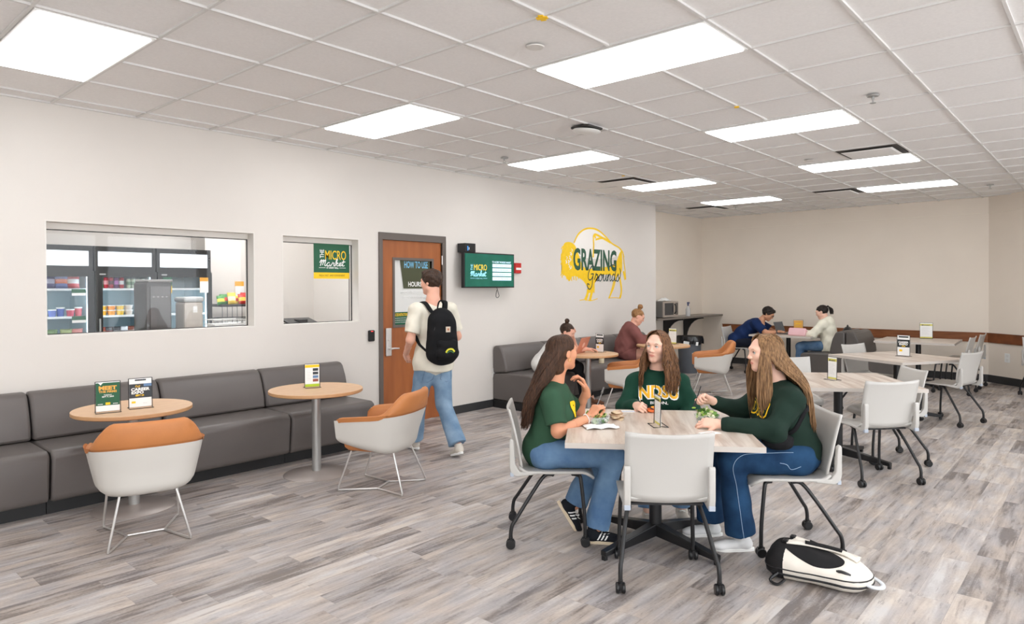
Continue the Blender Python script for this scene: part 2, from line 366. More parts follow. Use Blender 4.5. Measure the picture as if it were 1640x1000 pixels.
# baseboards
mb = MB(); mb.box(X0, 4.69, WY-.009, WY, 0, .10); mb.box(5.70, 10.78, WY-.009, WY, 0, .10); struct('baseboard_left', mb, M_BASE)
mb = MB(); mb.box(10.78, 13.45, 6.551, 6.56, 0, .1); mb.box(10.78, 10.789, WY, 6.56, 0, .1); struct('baseboard_recess', mb, M_BASE)
mb = MB(); mb.box(13.441, 13.45, 1.57, 6.56, 0, .12); struct('baseboard_far', mb, M_BASE)
mb = MB(); abox(mb, 0, L, 0, .12, -.009, 0); struct('baseboard_right', mb, M_BASE)
# windows: drywall-lined opening, thin dark seal, glass
M_GLASS = bpy.data.materials.new('window_glass'); M_GLASS.use_nodes = True
_n = M_GLASS.node_tree.nodes; _l = M_GLASS.node_tree.links
_g = _n.new('ShaderNodeBsdfGlossy'); _g.inputs['Roughness'].default_value = .02; _t = _n.new('ShaderNodeBsdfTransparent'); _x = _n.new('ShaderNodeMixShader'); _x.inputs[0].default_value = .014
_l.new(_t.outputs[0], _x.inputs[1]); _l.new(_g.outputs[0], _x.inputs[2]); _l.new(_x.outputs[0], _n['Material Output'].inputs[0])
M_SEAL = mat('dark_seal', (38, 36, 36), .5); M_TRIMW = mat('window_liner', (226, 221, 214), .5)
for i, W in enumerate((W1, W2)):
    x0, x1, z0, z1 = W
    fr = empty('window_%d' % (i+1), (0, 0, 0)); fr['kind'] = 'structure'
    mb = MB(); t = .012; ya, yb = WY-.001, WY+.16
    mb.box(x0, x1, ya, yb, z1-t, z1); mb.box(x0, x1, ya, yb, z0, z0+t); mb.box(x0, x0+t, ya, yb, z0+t, z1-t); mb.box(x1-t, x1, ya, yb, z0+t, z1-t)
    mb.box(x0+t, x1-t, WY+.11, WY+.15, z1-t-.05, z1-t); mb.build('window_frame', M_TRIMW, fr, smooth=False)
    mb = MB(); a = .006; zt = z1-t-.052
    for bx in ((x0+t, x1-t, zt-a, zt), (x0+t, x1-t, z0+t, z0+t+a), (x0+t, x0+t+a, z0+t, zt), (x1-t-a, x1-t, z0+t, zt)): mb.box(bx[0], bx[1], WY+.118, WY+.13, bx[2], bx[3])
    mb.build('glazing_seal', M_SEAL, fr, smooth=False)
    mb = MB(); mb.box(x0+t, x1-t, WY+.122, WY+.127, z0+t, zt); mb.build('glass_pane', M_GLASS, fr, smooth=False)
# door
dr = empty('door_1', (4.745, WY, 0)); dr['kind'] = 'structure'; dr['label'] = 'cherry wood door with a glazed panel'
def Lx(x): return x-4.745
mb = MB(); mb.box(-.05, 0, -.02, .16, 0, 2.11); mb.box(.9, .955, -.02, .16, 0, 2.11); mb.box(-.05, .955, -.02, .16, 2.11, 2.19); mb.build('door_frame', M_DFRAME, dr, smooth=False, bevel=.003)
wx0, wx1, wz0, wz1 = .185, .745, 1.145, 1.885
mb = MB(); wall_with_holes(mb, .003, .897, .008, 2.108, .012, .056, [(wx0, wx1, wz0, wz1)]); mb.build('door_leaf', M_DOOR, dr, smooth=False)
mb = MB(); f = .03
for bx in ((wx0-f, wx1+f, wz1, wz1+f), (wx0-f, wx1+f, wz0-f, wz0), (wx0-f, wx0, wz0, wz1), (wx1, wx1+f, wz0, wz1)): mb.box(bx[0], bx[1], .004, .064, bx[2], bx[3])
mb.build('glazing_frame', M_DFRAME, dr, smooth=False)
mb = MB(); mb.box(wx0, wx1, .03, .034, wz0, wz1); mb.build('glass_pane', M_GLASS, dr, smooth=False)
M_FROST = mat('frosted_film', (226, 226, 222), .5)
mb = MB(); mb.box(wx0, wx1, .036, .038, wz0, wz1); mb.build('frosted_backing', M_FROST, dr, smooth=False)
mb = MB(); pm = frameM(Vector((0, .0285, 0)), (1, 0, 0), (0, 0, 1))
mb.add([pm @ Vector(p) for p in ((.28, wz1, 0), (.33, 1.56, 0), (.74, 1.56, 0), (.74, wz1, 0))], [(3, 2, 1, 0)], 0)
rect(mb, pm, wx0+.003, wx1-.2, wz0, 1.29, 1)
pm2 = frameM(Vector((0, .0275, 0)), (1, 0, 0), (0, 0, 1))
text(mb, 'HOW TO USE', pm2 @ Matrix.Translation((.52, 1.80, 0)), .08, .36, 2, .02)
text(mb, 'HOURS', pm2 @ Matrix.Translation((.50, 1.585, 0)), .055, .20, 3, .02)
text(mb, 'MONDAY - THURSDAY 7:30AM', pm2 @ Matrix.Translation((.50, 1.50, 0)), .03, .42, 3, .01)
text(mb, 'FRIDAY 7:30AM - 5PM', pm2 @ Matrix.Translation((.50, 1.44, 0)), .03, .34, 3, .01)
text(mb, 'ACCESS INSTRUCTIONS', pm2 @ Matrix.Translation((.29, 1.245, 0)), .032, .19, 4, .02)
for q in range(3): text(mb, 'SCAN YOUR CARD AT THE DOOR READER', pm2 @ Matrix.Translation((.28, 1.215-.024*q, 0)), .011, .17, 3)
mb.build('door_decal', [mat('decal_olive', (70, 74, 48), .5), M_GREEN, M_BLUEL, M_WHT, M_YEL], dr, smooth=False)
mb = MB(); mb.box(.045, .125, -.012, .012, .80, 1.115); mb.build('lock_plate', M_CHROME, dr, smooth=False, bevel=.008)
mb = MB(); mb.tube([(.085, -.012, .885), (.085, -.05, .885)], .012); mb.tube([(.085, -.048, .885), (.13, -.052, .887), (.2, -.048, .882)], [.011, .01, .008]); mb.lathe([(0, -.004), (.018, -.004), (.018, .004), (0, .004)], 16, M=Matrix.Translation((.085, -.016, .99)) @ Matrix.Rotation(PI/2, 4, 'X'))
mb.build('door_handle', M_CHROME, dr)
for z in (1.90, 1.05, .25):
    mb = MB(); mb.tube([(.9, -.008, z-.055), (.9, -.008, z+.055)], .008); mb.build('hinge', M_CHROME, dr)

# ---------------------------------------------------------------- ceiling fittings
def ceiling_light(k, v):
    x = GX+k*T; y = GY-v*T
    t = empty('ceiling_light', (x+T/2, y-T, H), 0)
    a, b = T/2-.012, T-.012
    mb = MB(); g = .022
    for bx in ((-a, a, -b, -b+g), (-a, a, b-g, b), (-a, -a+g, -b+g, b-g), (a-g, a, -b+g, b-g)): mb.box(*bx, -.006, .012)
    mb.build('frame', M_WHITE, t, smooth=False)
    mb = MB(); mb.box(-a+g, a-g, -b+g, b-g, -.014, .012); mb.build('diffuser', M_PANEL, t, smooth=False)
    return t
LLAB = {(0, 2): 'lit ceiling panel at the upper left, above the left end of the market window', (4, 2): 'lit ceiling panel second in the left row, above the small green market sign window',
        (8, 2): 'lit ceiling panel in the left row just beyond the small sprinkler, over the wall screen', (12, 2): 'lit ceiling panel next to the dark-edged air vent in the left row', (16, 2): 'smallest lit ceiling panel at the far end of the left row',
        (4, 6): 'largest lit ceiling panel of the right row, at the top centre', (8, 6): 'lit ceiling panel second in the right row, before the dark-edged vent', (12, 6): 'lit ceiling panel directly beyond the larger right-hand vent', (16, 6): 'farthest lit ceiling panel of the right row, near the far wall'}
for (k, v), s in LLAB.items(): tag(ceiling_light(k, v), s, 'ceiling light', 'recessed ceiling light panels')
for (k, v) in ((-4, 2), (-4, 6), (0, 6), (-4, 10), (0, 10), (4, 10), (8, 10), (-4, 14), (0, 14), (4, 14), (8, 14)):  # out-of-view panels added to light the room
    tag(ceiling_light(k, v), 'added unseen lit ceiling panel behind or beside the viewpoint', 'ceiling light', 'recessed ceiling light panels')
M_DUCT = mat('vent_dark', (70, 66, 62), .7)
def vent(x, y, s, label):
    t = empty('ceiling_vent', (x, y, H), 0, label, 'ceiling vent', 'square ceiling vents')
    a = .285
    mb = MB(); mb.prism([(-a, -a), (a, -a), (a, a), (-a, a)], -.004, .010, 'z'); mb.build('duct_opening', M_DUCT, t, smooth=False)
    mb = MB(); b = .225; mb.add([(-b, -b, -.028), (b, -b, -.028), (b, b, -.028), (-b, b, -.028), (-b-.02, -b-.02, -.018), (b+.02, -b-.02, -.018), (b+.02, b+.02, -.018), (-b-.02, b+.02, -.018)], [(3, 2, 1, 0), (0, 1, 5, 4), (1, 2, 6, 5), (2, 3, 7, 6), (3, 0, 4, 7), (4, 5, 6, 7)])
    mb.build('face_plate', M_TILE, t, smooth=False)
    mb = MB(); [mb.tube([(sx*.15, sy*.15, -.02), (sx*.15, sy*.15, .0)], .006) for sx in (-1, 1) for sy in (-1, 1)]; mb.build('bracket', M_WHITE, t)
vent(7.99, 1.96, 1, 'square air vent beside the second and third lights of the right row')
vent(11.04, 3.18, 1, 'square air vent left of the farthest light in the right row')
vent(7.99, 4.99, 1, 'square air vent left of the fourth light in the left row')
vent(11.7, 5.6, 1, 'faint narrow air vent near the far left ceiling corner')
def sprinkler(x, y, label):
    t = empty('sprinkler_head', (x, y, H), 0, label, 'sprinkler', 'ceiling sprinkler heads')
    mb = MB(); mb.lathe([(.0, 0), (.045, 0), (.04, -.008), (.015, -.012)], 20); mb.build('escutcheon', M_SILVER, t)
    mb = MB(); mb.tube([(0, 0, -.01), (0, 0, -.03)], .010); mb.tube([(-.01, 0, -.03), (-.014, 0, -.045), (0, 0, -.055)], .003, 6); mb.tube([(.01, 0, -.03), (.014, 0, -.045), (0, 0, -.055)], .003, 6); mb.lathe([(0, -.055), (.022, -.055), (.022, -.058), (0, -.058)], 14)
    mb.build('deflector', M_SILVER, t)
sprinkler(5.633, 1.377, 'large sprinkler head right of the second light in the right row')
sprinkler(5.591, 5.057, 'small sprinkler head left of the third light in the left row')
sprinkler(11.738, 1.356, 'small sprinkler head at the far right of the ceiling')
sprinkler(11.694, 5.069, 'tiny sprinkler head under the farthest light of the left row')
t = empty('wireless_access_point', (5.02, 3.55, H), 0, 'white domed access point on a dark bracket on the ceiling', 'access point')
mb = MB(); mb.box(-.11, .11, -.10, .10, -.022, 0); mb.build('mounting_bracket', mat('bracket_dark', (52, 50, 48), .5), t, smooth=False, bevel=.01)
mb = MB(); mb.lathe([(0, -.058), (.07, -.055), (.12, -.044), (.128, -.034), (.12, -.024), (0, -.022)], 36, M=Matrix.Rotation(R(6), 4, 'X')); mb.build('dome', M_WHITE, t)
mb = MB(); mb.lathe([(0, -.006), (.05, -.006), (.055, 0)], 28); o = mb.build('ceiling_disc', mat('disc_white', (222, 219, 214), .6), None, loc=(3.137, 2.589, H)); tag(o, 'flat round white cover plate on the ceiling beside the large light', 'ceiling disc', 'flat ceiling discs')
o2 = o.copy(); COL.objects.link(o2); o2.location = (8.05, 2.62, H); tag(o2, 'small faint round cover plate before the third light of the right row', 'ceiling disc', 'flat ceiling discs')
for (x, y, s, lab) in ((2.822, 2.281, 1.0, 'yellow tape mark on the ceiling grid near the top centre'), (5.252, 2.266, .6, 'yellow tape mark on the ceiling grid between the two right lights'), (7.52, 4.75, .6, 'tiny yellow tape mark on the ceiling near the left-row vent')):
    mb = MB(); mb.box(-.035*s, .035*s, -.014, .014, -.006, 0); mb.box(-.014, .014, -.03*s, .03*s, -.0068, -.001); tag(mb.build('tape_mark', M_YEL, None, loc=(x, y, H), rot=(0, 0, .4), smooth=False), lab, 'tape', 'yellow ceiling tape marks')

# ---------------------------------------------------------------- things on the left wall
def plate(name, x, z, label, M=None, wy=WY):
    t = empty(name, (x, wy, z), 0, label, 'outlet', 'wall outlets')
    mb = MB(); mb.box(-.038, .038, -.007, 0, -.06, .06); mb.build('cover_plate', M_WHT, t, smooth=False, bevel=.003)
    mb = MB(); [mb.box(-.017, .017, -.010, -.006, s*.027-.016, s*.027+.016) for s in (-1, 1)]; mb.build('receptacle', M_WHITE, t, smooth=False, bevel=.003)
    return t
plate('wall_outlet', 6.576, .447, 'white outlet on the left wall before the second sofa')
t = plate('wall_outlet', 0, 0, 'white outlet on the angled right wall under the oak rail')
_p = MA_ @ Vector((.36, .425, 0)); t.location = _p; t.rotation_euler = (0, 0, math.atan2(d.y, d.x)); t.scale = (1.3, 1, 1.2)
t = empty('card_reader', (4.587, WY, 1.043), 0, 'small black card reader beside the door frame', 'card reader')
mb = MB(); mb.box(-.042, .042, -.024, 0, -.062, .062); mb.build('housing', M_BLKP, t, smooth=False, bevel=.012)
mb = MB(); mb.box(-.014, .014, -.026, -.023, .045, .053); mb.build('indicator_light', mat('reader_led', (255, 70, 70), .4, emit=1), t, smooth=False)
# wall screen
t = empty('wall_screen', (6.33, 6.0, 1.785), 0, 'flat wall-mounted screen showing the green market menu', 'screen')
mb = MB(); mb.box(-.465, .465, -.02, .03, -.22, .22); mb.build('screen_bezel', M_BLKP, t, smooth=False, bevel=.004)
M_SCR = mat('screen_green', (24, 92, 76), .15, emit=.45, var=.25, vscale=4); M_SCRL = mat('screen_pale', (205, 232, 246), .2, emit=.75); M_SCRY = mat('screen_yellow', (235, 205, 70), .2, emit=.6); M_SCRB = mat('screen_blue', (150, 215, 235), .2, emit=.6); M_SCRD = mat('screen_text', (90, 130, 150), .2, emit=.3)
mb = MB(); mb.box(-.448, .448, -.023, -.019, -.205, .205); sp = mb.build('screen_panel', M_SCR, t, smooth=False)
S = frameM(Vector((0, -.0245, 0)), (1, 0, 0), (0, 0, 1)); mb = MB()
text(mb, 'MICRO', S @ Matrix.Translation((-.18, .0, 0)), .075, .23, 1, .0)
text(mb, 'THE', S @ Matrix.Translation((-.315, .035, 0)) @ Matrix.Rotation(PI/2, 4, 'Z'), .04, .075, 2, .0)
cursive(mb, 'Market', S @ Matrix.Translation((-.36, -.075, 0)), .034, .011, .28, 2)
rect(mb, S, -.36, -.28, -.103, -.099, 2); rect(mb, S, -.13, -.06, -.103, -.099, 2); text(mb, 'AT BARRY HALL', S @ Matrix.Translation((-.205, -.11, 0)), .016, .13, 2)
text(mb, 'TO ACCESS THE MICRO MARKET', S @ Matrix.Translation((.215, .098, 0)), .022, .36, 0, .02)
S2 = frameM(Vector((0, -.0255, 0)), (1, 0, 0), (0, 0, 1))
for q, s in enumerate(('TAP YOUR CARD', 'SELECT AN ITEM FROM SHELF', 'SCAN THE BARCODE', 'PAY AT THE KIOSK')):
    rect(mb, S, .04, .40, .042-.056*q, .085-.056*q, 0); text(mb, s, S2 @ Matrix.Translation((.21, .056-.056*q, 0)), .013, .27, 3)
mb.build('screen_graphics', [M_SCRL, M_SCRY, M_SCRB, M_SCRD], sp, smooth=False)
mb = MB(); mb.box(-.12, .12, .03, .14, -.1, .1); mb.build('wall_bracket', M_BLKP, t, smooth=False)
mb = MB(); mb.tube(curve_pts([(.16, .02, -.2), (.2, .03, -.27), (.22, .03, -.33), (.19, .04, -.35), (.17, .04, -.32), (.18, .03, -.25)], 5), .004, 6); mb.build('cable', M_BLKP, t)
t = empty('media_box', (5.98, 6.0, 2.005), 0, 'small black box clipped above the wall screen', 'media box')
mb = MB(); mb.box(-.09, .09, -.02, .12, 0, .11); mb.build('box_body', M_BLKP, t, smooth=False, bevel=.004)
mb = MB(); mb.box(-.055, -.04, -.022, -.018, .02, .075, 0); mb.box(-.03, -.02, -.022, -.018, .03, .06, 1); mb.build('status_lights', [mat('blue_led', (60, 140, 220), .4, emit=.5), M_WHT], t, smooth=False)
t = empty('fire_alarm_pull', (7.02, WY, 1.83), 0, 'red and white fire alarm pull behind the right edge of the wall screen', 'alarm')
mb = MB(); mb.box(-.06, .06, -.04, 0, -.07, .07); mb.build('alarm_housing', M_RED, t, smooth=False, bevel=.005)
mb = MB(); mb.box(-.05, .05, -.045, -.039, -.025, .005); mb.build('pull_bar', M_WHT, t, smooth=False)

# bison wall painting -------------------------------------------------
t = empty('bison_mural', (8.0, WY, 1.33), 0, 'yellow bison painted on the left wall with green GRAZING Grounds lettering', 'mural')
S = frameM(Vector((0, -.0008, 0)), (1, 0, 0), (0, 0, 1)); SW, SH = 1.95, 1.16
def B(px, py): # traced wall drawing: from figure units (0..480, 0..530) to metres on the wall
    u = (px-168)/480.0
    ang = 0
    return (u*1.84*(1+.0*u), (645-py)/530.0*1.12*(1+.0*u))
def wallpt(px, py):
    # figure units are a perspective view; undo the foreshortening along the wall
    X = px/4.546+860; Y = py/4.546+340
    dv = _fw+_r2*((X-820)/1095)-_u2*((Y-471.1)/1095); k = WY/dv.y
    return (dv.x*k-8.0, CAMZ+dv.z*k-1.33)
def poly(mb, pts, mi=0, n=3, z=0):
    P = curve_pts([wallpt(*p)+(0,) for p in pts], n, True)
    P = [S @ Vector((p.x, p.y, z)) for p in P]
    bm = bmesh.new(); vs = [bm.verts.new(p) for p in P]; f = bm.faces.new(vs); bmesh.ops.triangulate(bm, faces=[f])
    bm.verts.index_update(); mb.add([v.co.copy() for v in bm.verts], [[v.index for v in f.verts] for f in bm.faces], mi); bm.free()
_wz = [.0008]
def wst(mb, pts, wd, mi=0):
    _wz[0] += .00003
    stroke(mb, S @ Matrix.Translation((0, 0, _wz[0])), [wallpt(*p) for p in pts], wd, mi)
mb = MB()
poly(mb, [(272, 215), (300, 165), (345, 128), (400, 122), (455, 140), (505, 190), (540, 225), (600, 265), (612, 300), (560, 330), (400, 340), (280, 300)], 1)
poly(mb, [(190, 250), (205, 222), (240, 218), (275, 240), (300, 300), (340, 400), (420, 410), (560, 380), (600, 300), (618, 285), (620, 400), (612, 440), (580, 470), (520, 455), (440, 470), (415, 540), (400, 575), (375, 560), (340, 505), (290, 470), (255, 470), (235, 505), (210, 470), (190, 455), (175, 440), (182, 400), (176, 330)], 0, z=.0005)
for q in range(14):     # shaggy strokes around the head and chest
    a = random.uniform(0, 1); x = 180+a*20; y = 240+q*16
    wst(mb, [(x+20, y), (x, y+12), (x-6+random.uniform(-6, 4), y+30)], .02)
for q in range(10): x = 210+q*17; wst(mb, [(x, 440), (x+4, 470), (x+8, 485+random.uniform(0, 25))], .022)
for q in range(8): x = 372+q*6; wst(mb, [(x, 520), (x+3, 550), (x+2, 580+random.uniform(0, 15))], .02)
wst(mb, [(268, 225), (298, 165), (345, 125), (400, 118), (450, 135), (505, 185), (545, 228), (600, 262), (625, 300), (632, 360), (640, 420), (645, 490)], .026)
wst(mb, [(268, 222), (300, 158), (350, 122), (410, 121), (460, 143)], .02)
wst(mb, [(408, 330), (412, 250), (415, 165), (470, 185), (535, 222)], .035); wst(mb, [(425, 200), (480, 190), (530, 215)], .03); wst(mb, [(418, 165), (425, 190)], .04)
wst(mb, [(600, 265), (622, 290), (632, 330)], .03); wst(mb, [(628, 430), (636, 465), (642, 492)], .05)
wst(mb, [(372, 560), (366, 600), (350, 640)], .06); wst(mb, [(402, 560), (394, 600), (384, 645)], .06); wst(mb, [(310, 642), (350, 637), (390, 645), (440, 630)], .012)
wst(mb, [(575, 470), (560, 540), (540, 590), (522, 627)], .03); wst(mb, [(560, 500), (545, 560), (530, 610)], .03); wst(mb, [(600, 470), (612, 540), (612, 590), (602, 627)], .045); wst(mb, [(520, 627), (560, 622), (604, 627)], .012)
mb.build('bison_painting', [M_YELP, mat('mural_white', (246, 242, 236), .6)], t, smooth=False)
mb = MB()
for q in range(16):
    x = 205+random.uniform(0, 45); y = 250+random.uniform(0, 150); wst(mb, [(x, y), (x+8, y+8), (x+2, y+20)], .010)
mb.build('curl_marks', mat('mural_white', (246, 242, 236), .6), t, smooth=False, loc=(0, -.0008, 0))
mb = MB(); p0 = wallpt(258, 415); p1 = wallpt(582, 420); ph = wallpt(258, 255); S3 = frameM(Vector((0, -.0038, 0)), (1, 0, 0), (0, 0, 1))
wG = p1[0]-p0[0]; hG = ph[1]-p0[1]
text(mb, 'GRAZING', S3 @ Matrix.Translation(((p0[0]+p1[0])/2, p0[1], 0)), hG*.98, wG*.97, 0, .030)
q0 = wallpt(365, 500); q1 = wallpt(606, 500)
cursive(mb, 'Grounds', S3 @ Matrix.Translation((q0[0], q0[1]-.005, .001)), .115, .017, (q1[0]-q0[0])*.97, 1, .1)
mb.build('lettering', [M_DKG, mat('script_green', (32, 66, 60), .6)], t, smooth=False)

# ================================================================ FURNITURE
def clip(b): return [tuple(x) for x in b]
def sofa_module(mats, w=.905, name='sofa_section', back_h=.81, D=.68):
    t = empty(name)
    k = back_h-.81
    seat = [(0, .10), (D-.05, .10), (D-.025, .13), (D, .40), (D-.008, .435), (D-.05, .46), (.22, .462), (.0, .44)]
    mb = MB(); mb.prism([(-p[0], p[1]) for p in seat], .004, w-.004, 'x'); mb.build('seat_block', mats[0], t, bevel=.018, angle=60)
    back = [(0, .45), (.235, .466), (.225, .56), (.19, .68+k), (.145, .775+k), (.11, .805+k), (.04, .81+k), (0, .79+k)]
    mb = MB(); mb.prism([(-p[0], p[1]) for p in back], .003, w-.003, 'x'); mb.build('back_cushion', mats[0], t, bevel=.022, angle=60)
    mb = MB(); mb.box(.0, w, -D+.13, -.01, 0, .102); mb.build('toe_kick', mats[1], t, smooth=False)
    return t
p = sofa_module((M_SOFA, M_TOE))
labs = ['grey sofa section cut by the left edge of the picture', 'grey sofa section behind the round table with two posters', 'grey sofa section in the middle of the wall sofa, between the two round tables', 'grey sofa section at the end by the door, behind the table with one poster']
for i, x in enumerate((.49, 1.40, 2.31, 3.22)):
    o = p if i == 0 else copy_tree(p); o.location = (x, WY-.012, 0); tag(o, labs[i], 'sofa', 'long wall sofa sections')
labs = ['grey sofa section at the near end of the far wall sofa', 'grey sofa section under the woman in the white cardigan', 'grey sofa section between the white cardigan woman and the maroon hoodie woman', 'grey sofa section under the woman in the maroon hoodie']
for i, x in enumerate((6.53, 7.44, 8.35, 9.26)):
    o = copy_tree(p); o.location = (x, WY-.012, 0); tag(o, labs[i], 'sofa', 'second wall sofa sections')
b1 = sofa_module((M_BOOTH, M_TOE), .95, 'booth_bench', .84, .70)
b1.location = (11.75, 3.28, 0); b1.rotation_euler = (0, 0, R(180)); b1.location = (12.70, 3.28, 0); tag(b1, 'charcoal booth bench under the woman in the white hoodie', 'bench', 'back-to-back booth benches')
b2 = copy_tree(b1); b2.rotation_euler = (0, 0, 0); b2.location = (11.75, 3.27, 0); tag(b2, 'charcoal booth bench facing the far table with two chairs', 'bench', 'back-to-back booth benches')

def round_table(x, y, label, r=.385, z=.72):
    t = empty('round_table', (x, y, 0), 0, label, 'table', 'round cafe tables')
    mb = MB(); mb.lathe([(0, z-.03), (r-.008, z-.03), (r, z-.024), (r, z-.003)], 64, mi=1); mb.lathe([(0, z), (r-.003, z), (r, z-.003)], 64, mi=0); mb.build('tabletop', [M_RWOOD, M_RWOODE], t)
    mb = MB(); mb.tube([(0, 0, .02), (0, 0, z-.035)], .037, 24); mb.lathe([(.0, z-.036), (.12, z-.036), (.12, z-.03), (0, z-.03)], 20); mb.build('pedestal', M_SILVER, t)
    mb = MB(); mb.lathe([(0, .03), (.05, .028), (.14, .014), (.262, .008), (.27, .003), (.27, 0), (0, 0)], 56); mb.build('base_disc', mat('brushed_base', (176, 166, 160), .4, metal=.4), t)
    return t
round_table(1.86, 5.28, 'round oak table in front of the long sofa holding two posters')
round_table(3.22, 5.07, 'round oak table near the door holding one poster')
round_table(7.2, 5.08, 'round oak table with the open laptop')
round_table(8.95, 4.98, 'round oak table in front of the woman in the maroon hoodie')

def tub_chair():
    t = empty('tub_chair')
    def plan(a, z, off=0):
        # a: 0 = back, +-1 = arm fronts; returns xy on the shell at height z
        th = a*R(128); s = .76+.24*min(1, max(0, (z-.28)/.34))**.8
        e = .72; cx = math.copysign(abs(math.sin(th))**e, math.sin(th)); cy = -math.copysign(abs(math.cos(th))**e, math.cos(th))
        fr = max(0, abs(th)-PI/2)/(R(128)-PI/2)
        x = (.335*s-off)*(cx if abs(th) <= PI/2 else math.copysign(1-.07*fr*fr, th)); y = (.30*s-off)*cy if abs(th) <= PI/2 else .25*fr*(1)-0
        lean = -.045*max(0, (z-.45)/.3)*max(0, math.cos(th*.8))
        return x, y+lean
    n = 48
    def zt(a): a = abs(a); q = min(1, max(0, (a-.22)/.38)); s = q*q*(3-2*q); return .775*(1-s)+.615*s-.035*max(0, (a-.6)/.4)
    def zsh(a): a = abs(a); q = min(1, max(0, (a-.1)/.6)); s = q*q*(3-2*q); return .615*(1-s)+.595*s-.035*max(0, (a-.6)/.4)
    def zb(a): return .31+.07*max(0, (abs(a)-.45)/.55)**1.3
    mb = MB()
    def sh(u, v):
        a = -1+2*u; lo, hi = zb(a), zsh(a)
        k = v*2; 
        if k <= 1: z = lo+(hi-lo)*k; off = .0
        else: z = hi+(lo-hi)*(k-1); off = .014
        if abs(a) > .97: off += .0
        x, y = plan(a, z, off); 
        rb = max(0, 1-(z-lo)/.05); x *= 1-.10*rb*rb; y *= 1-.10*rb*rb
        return (x, y, z)
    mb.grid(n, 27, sh, close=True)
    m = mb.me('shell'); link('outer_shell', m, M_SHELL, t, angle=70, solid=0)
    mb = MB()
    def up(u, v):
        a = -1+2*u; top = zt(a); hi = zsh(a); lo = zb(a)+.02; o1 = .008
        seq = [(o1+.004, lo), (o1, (lo+hi)/2), (o1-.004, hi+.004), (-.006, hi+.018), (-.004, top-.035), (.006, top-.012), (.024, top), (.045, top-.006), (.062, top-.03), (.07, hi-.02), (.07, .45), (.07, .40)]
        i = v*(len(seq)-1); k = int(min(i, len(seq)-2)); f = i-k
        off = seq[k][0]*(1-f)+seq[k+1][0]*f; z = seq[k][1]*(1-f)+seq[k+1][1]*f
        e = max(0, (abs(a)-.93)/.07); off = off*(1-e*.35)+.03*e*.35; z = z-(.03*e*e if z > hi-.02 else 0)
        x, y = plan(a, max(z, .33), off); y += .012*math.sqrt(max(0, e))*0
        return (x, y, z)
    mb.grid(n, 23, up, close=True)
    for s in (0, 1): mb.add([up(s, j/22) for j in range(23)], [tuple(range(23))])
    mb.build('upholstery', M_ORANGE, t, angle=75)
    mb = MB(); ring = []
    for (sc, z) in ((.62, .312), (.74, .318), (.82, .345), (.86, .40), (.86, .435), (.78, .45)): ring.append([(plan(-1+2*i/31, .38, 0)[0]*sc, (plan(-1+2*i/31, .38, 0)[1]-0)*sc+.0, z) for i in range(32)])
    vs = [p for rg in ring for p in rg]; m_ = 32
    fs = [(r*m_+i, r*m_+(i+1) % m_, (r+1)*m_+(i+1) % m_, (r+1)*m_+i) for r in range(5) for i in range(m_)]+[tuple(range(m_))[::-1], tuple(range(5*m_, 6*m_))]
    mb.add(vs, fs); mb.build('seat_cushion', M_ORANGE, t, angle=60)
    rl, rr, fl, fr_ = (-.225, -.28), (.225, -.28), (-.245, .28), (.245, .28)
    for s in (-1, 1):
        q = [(s*.155, -.17, .315), (s*.222, -.275, .025), (s*.225, -.272, .010), (s*.21, -.25, .009), (s*.105, -.01, .009), (s*.205, .235, .009), (s*.22, .262, .010), (s*.222, .262, .03), (s*.20, .16, .315)]
        mb = MB(); mb.tube(q, .0075, 8); mb.build('wire_leg', M_CHROME, t)
    mb = MB(); mb.tube([(-.108, -.01, .011), (.108, -.01, .011)], .0075, 8); mb.build('cross_bar', M_CHROME, t)
    return t
tc_ = tub_chair()
for i, (x, y, h, lab) in enumerate(((1.71, 4.66, 75, 'ivory and orange tub chair seen from behind, nearest the camera at left'), (3.36, 4.36, 116, 'ivory and orange tub chair pulled out beside the table near the door'), (7.40, 4.64, 120, 'ivory and orange tub chair half hidden behind the seated woman facing the camera'), (9.44, 4.47, 120, 'ivory and orange tub chair in front of the grey trash can'))):
    o = tc_ if i == 0 else copy_tree(tc_); o.location = (x, y, 0); o.rotation_euler = (0, 0, R(h-90)); tag(o, lab, 'chair', 'orange tub chairs')

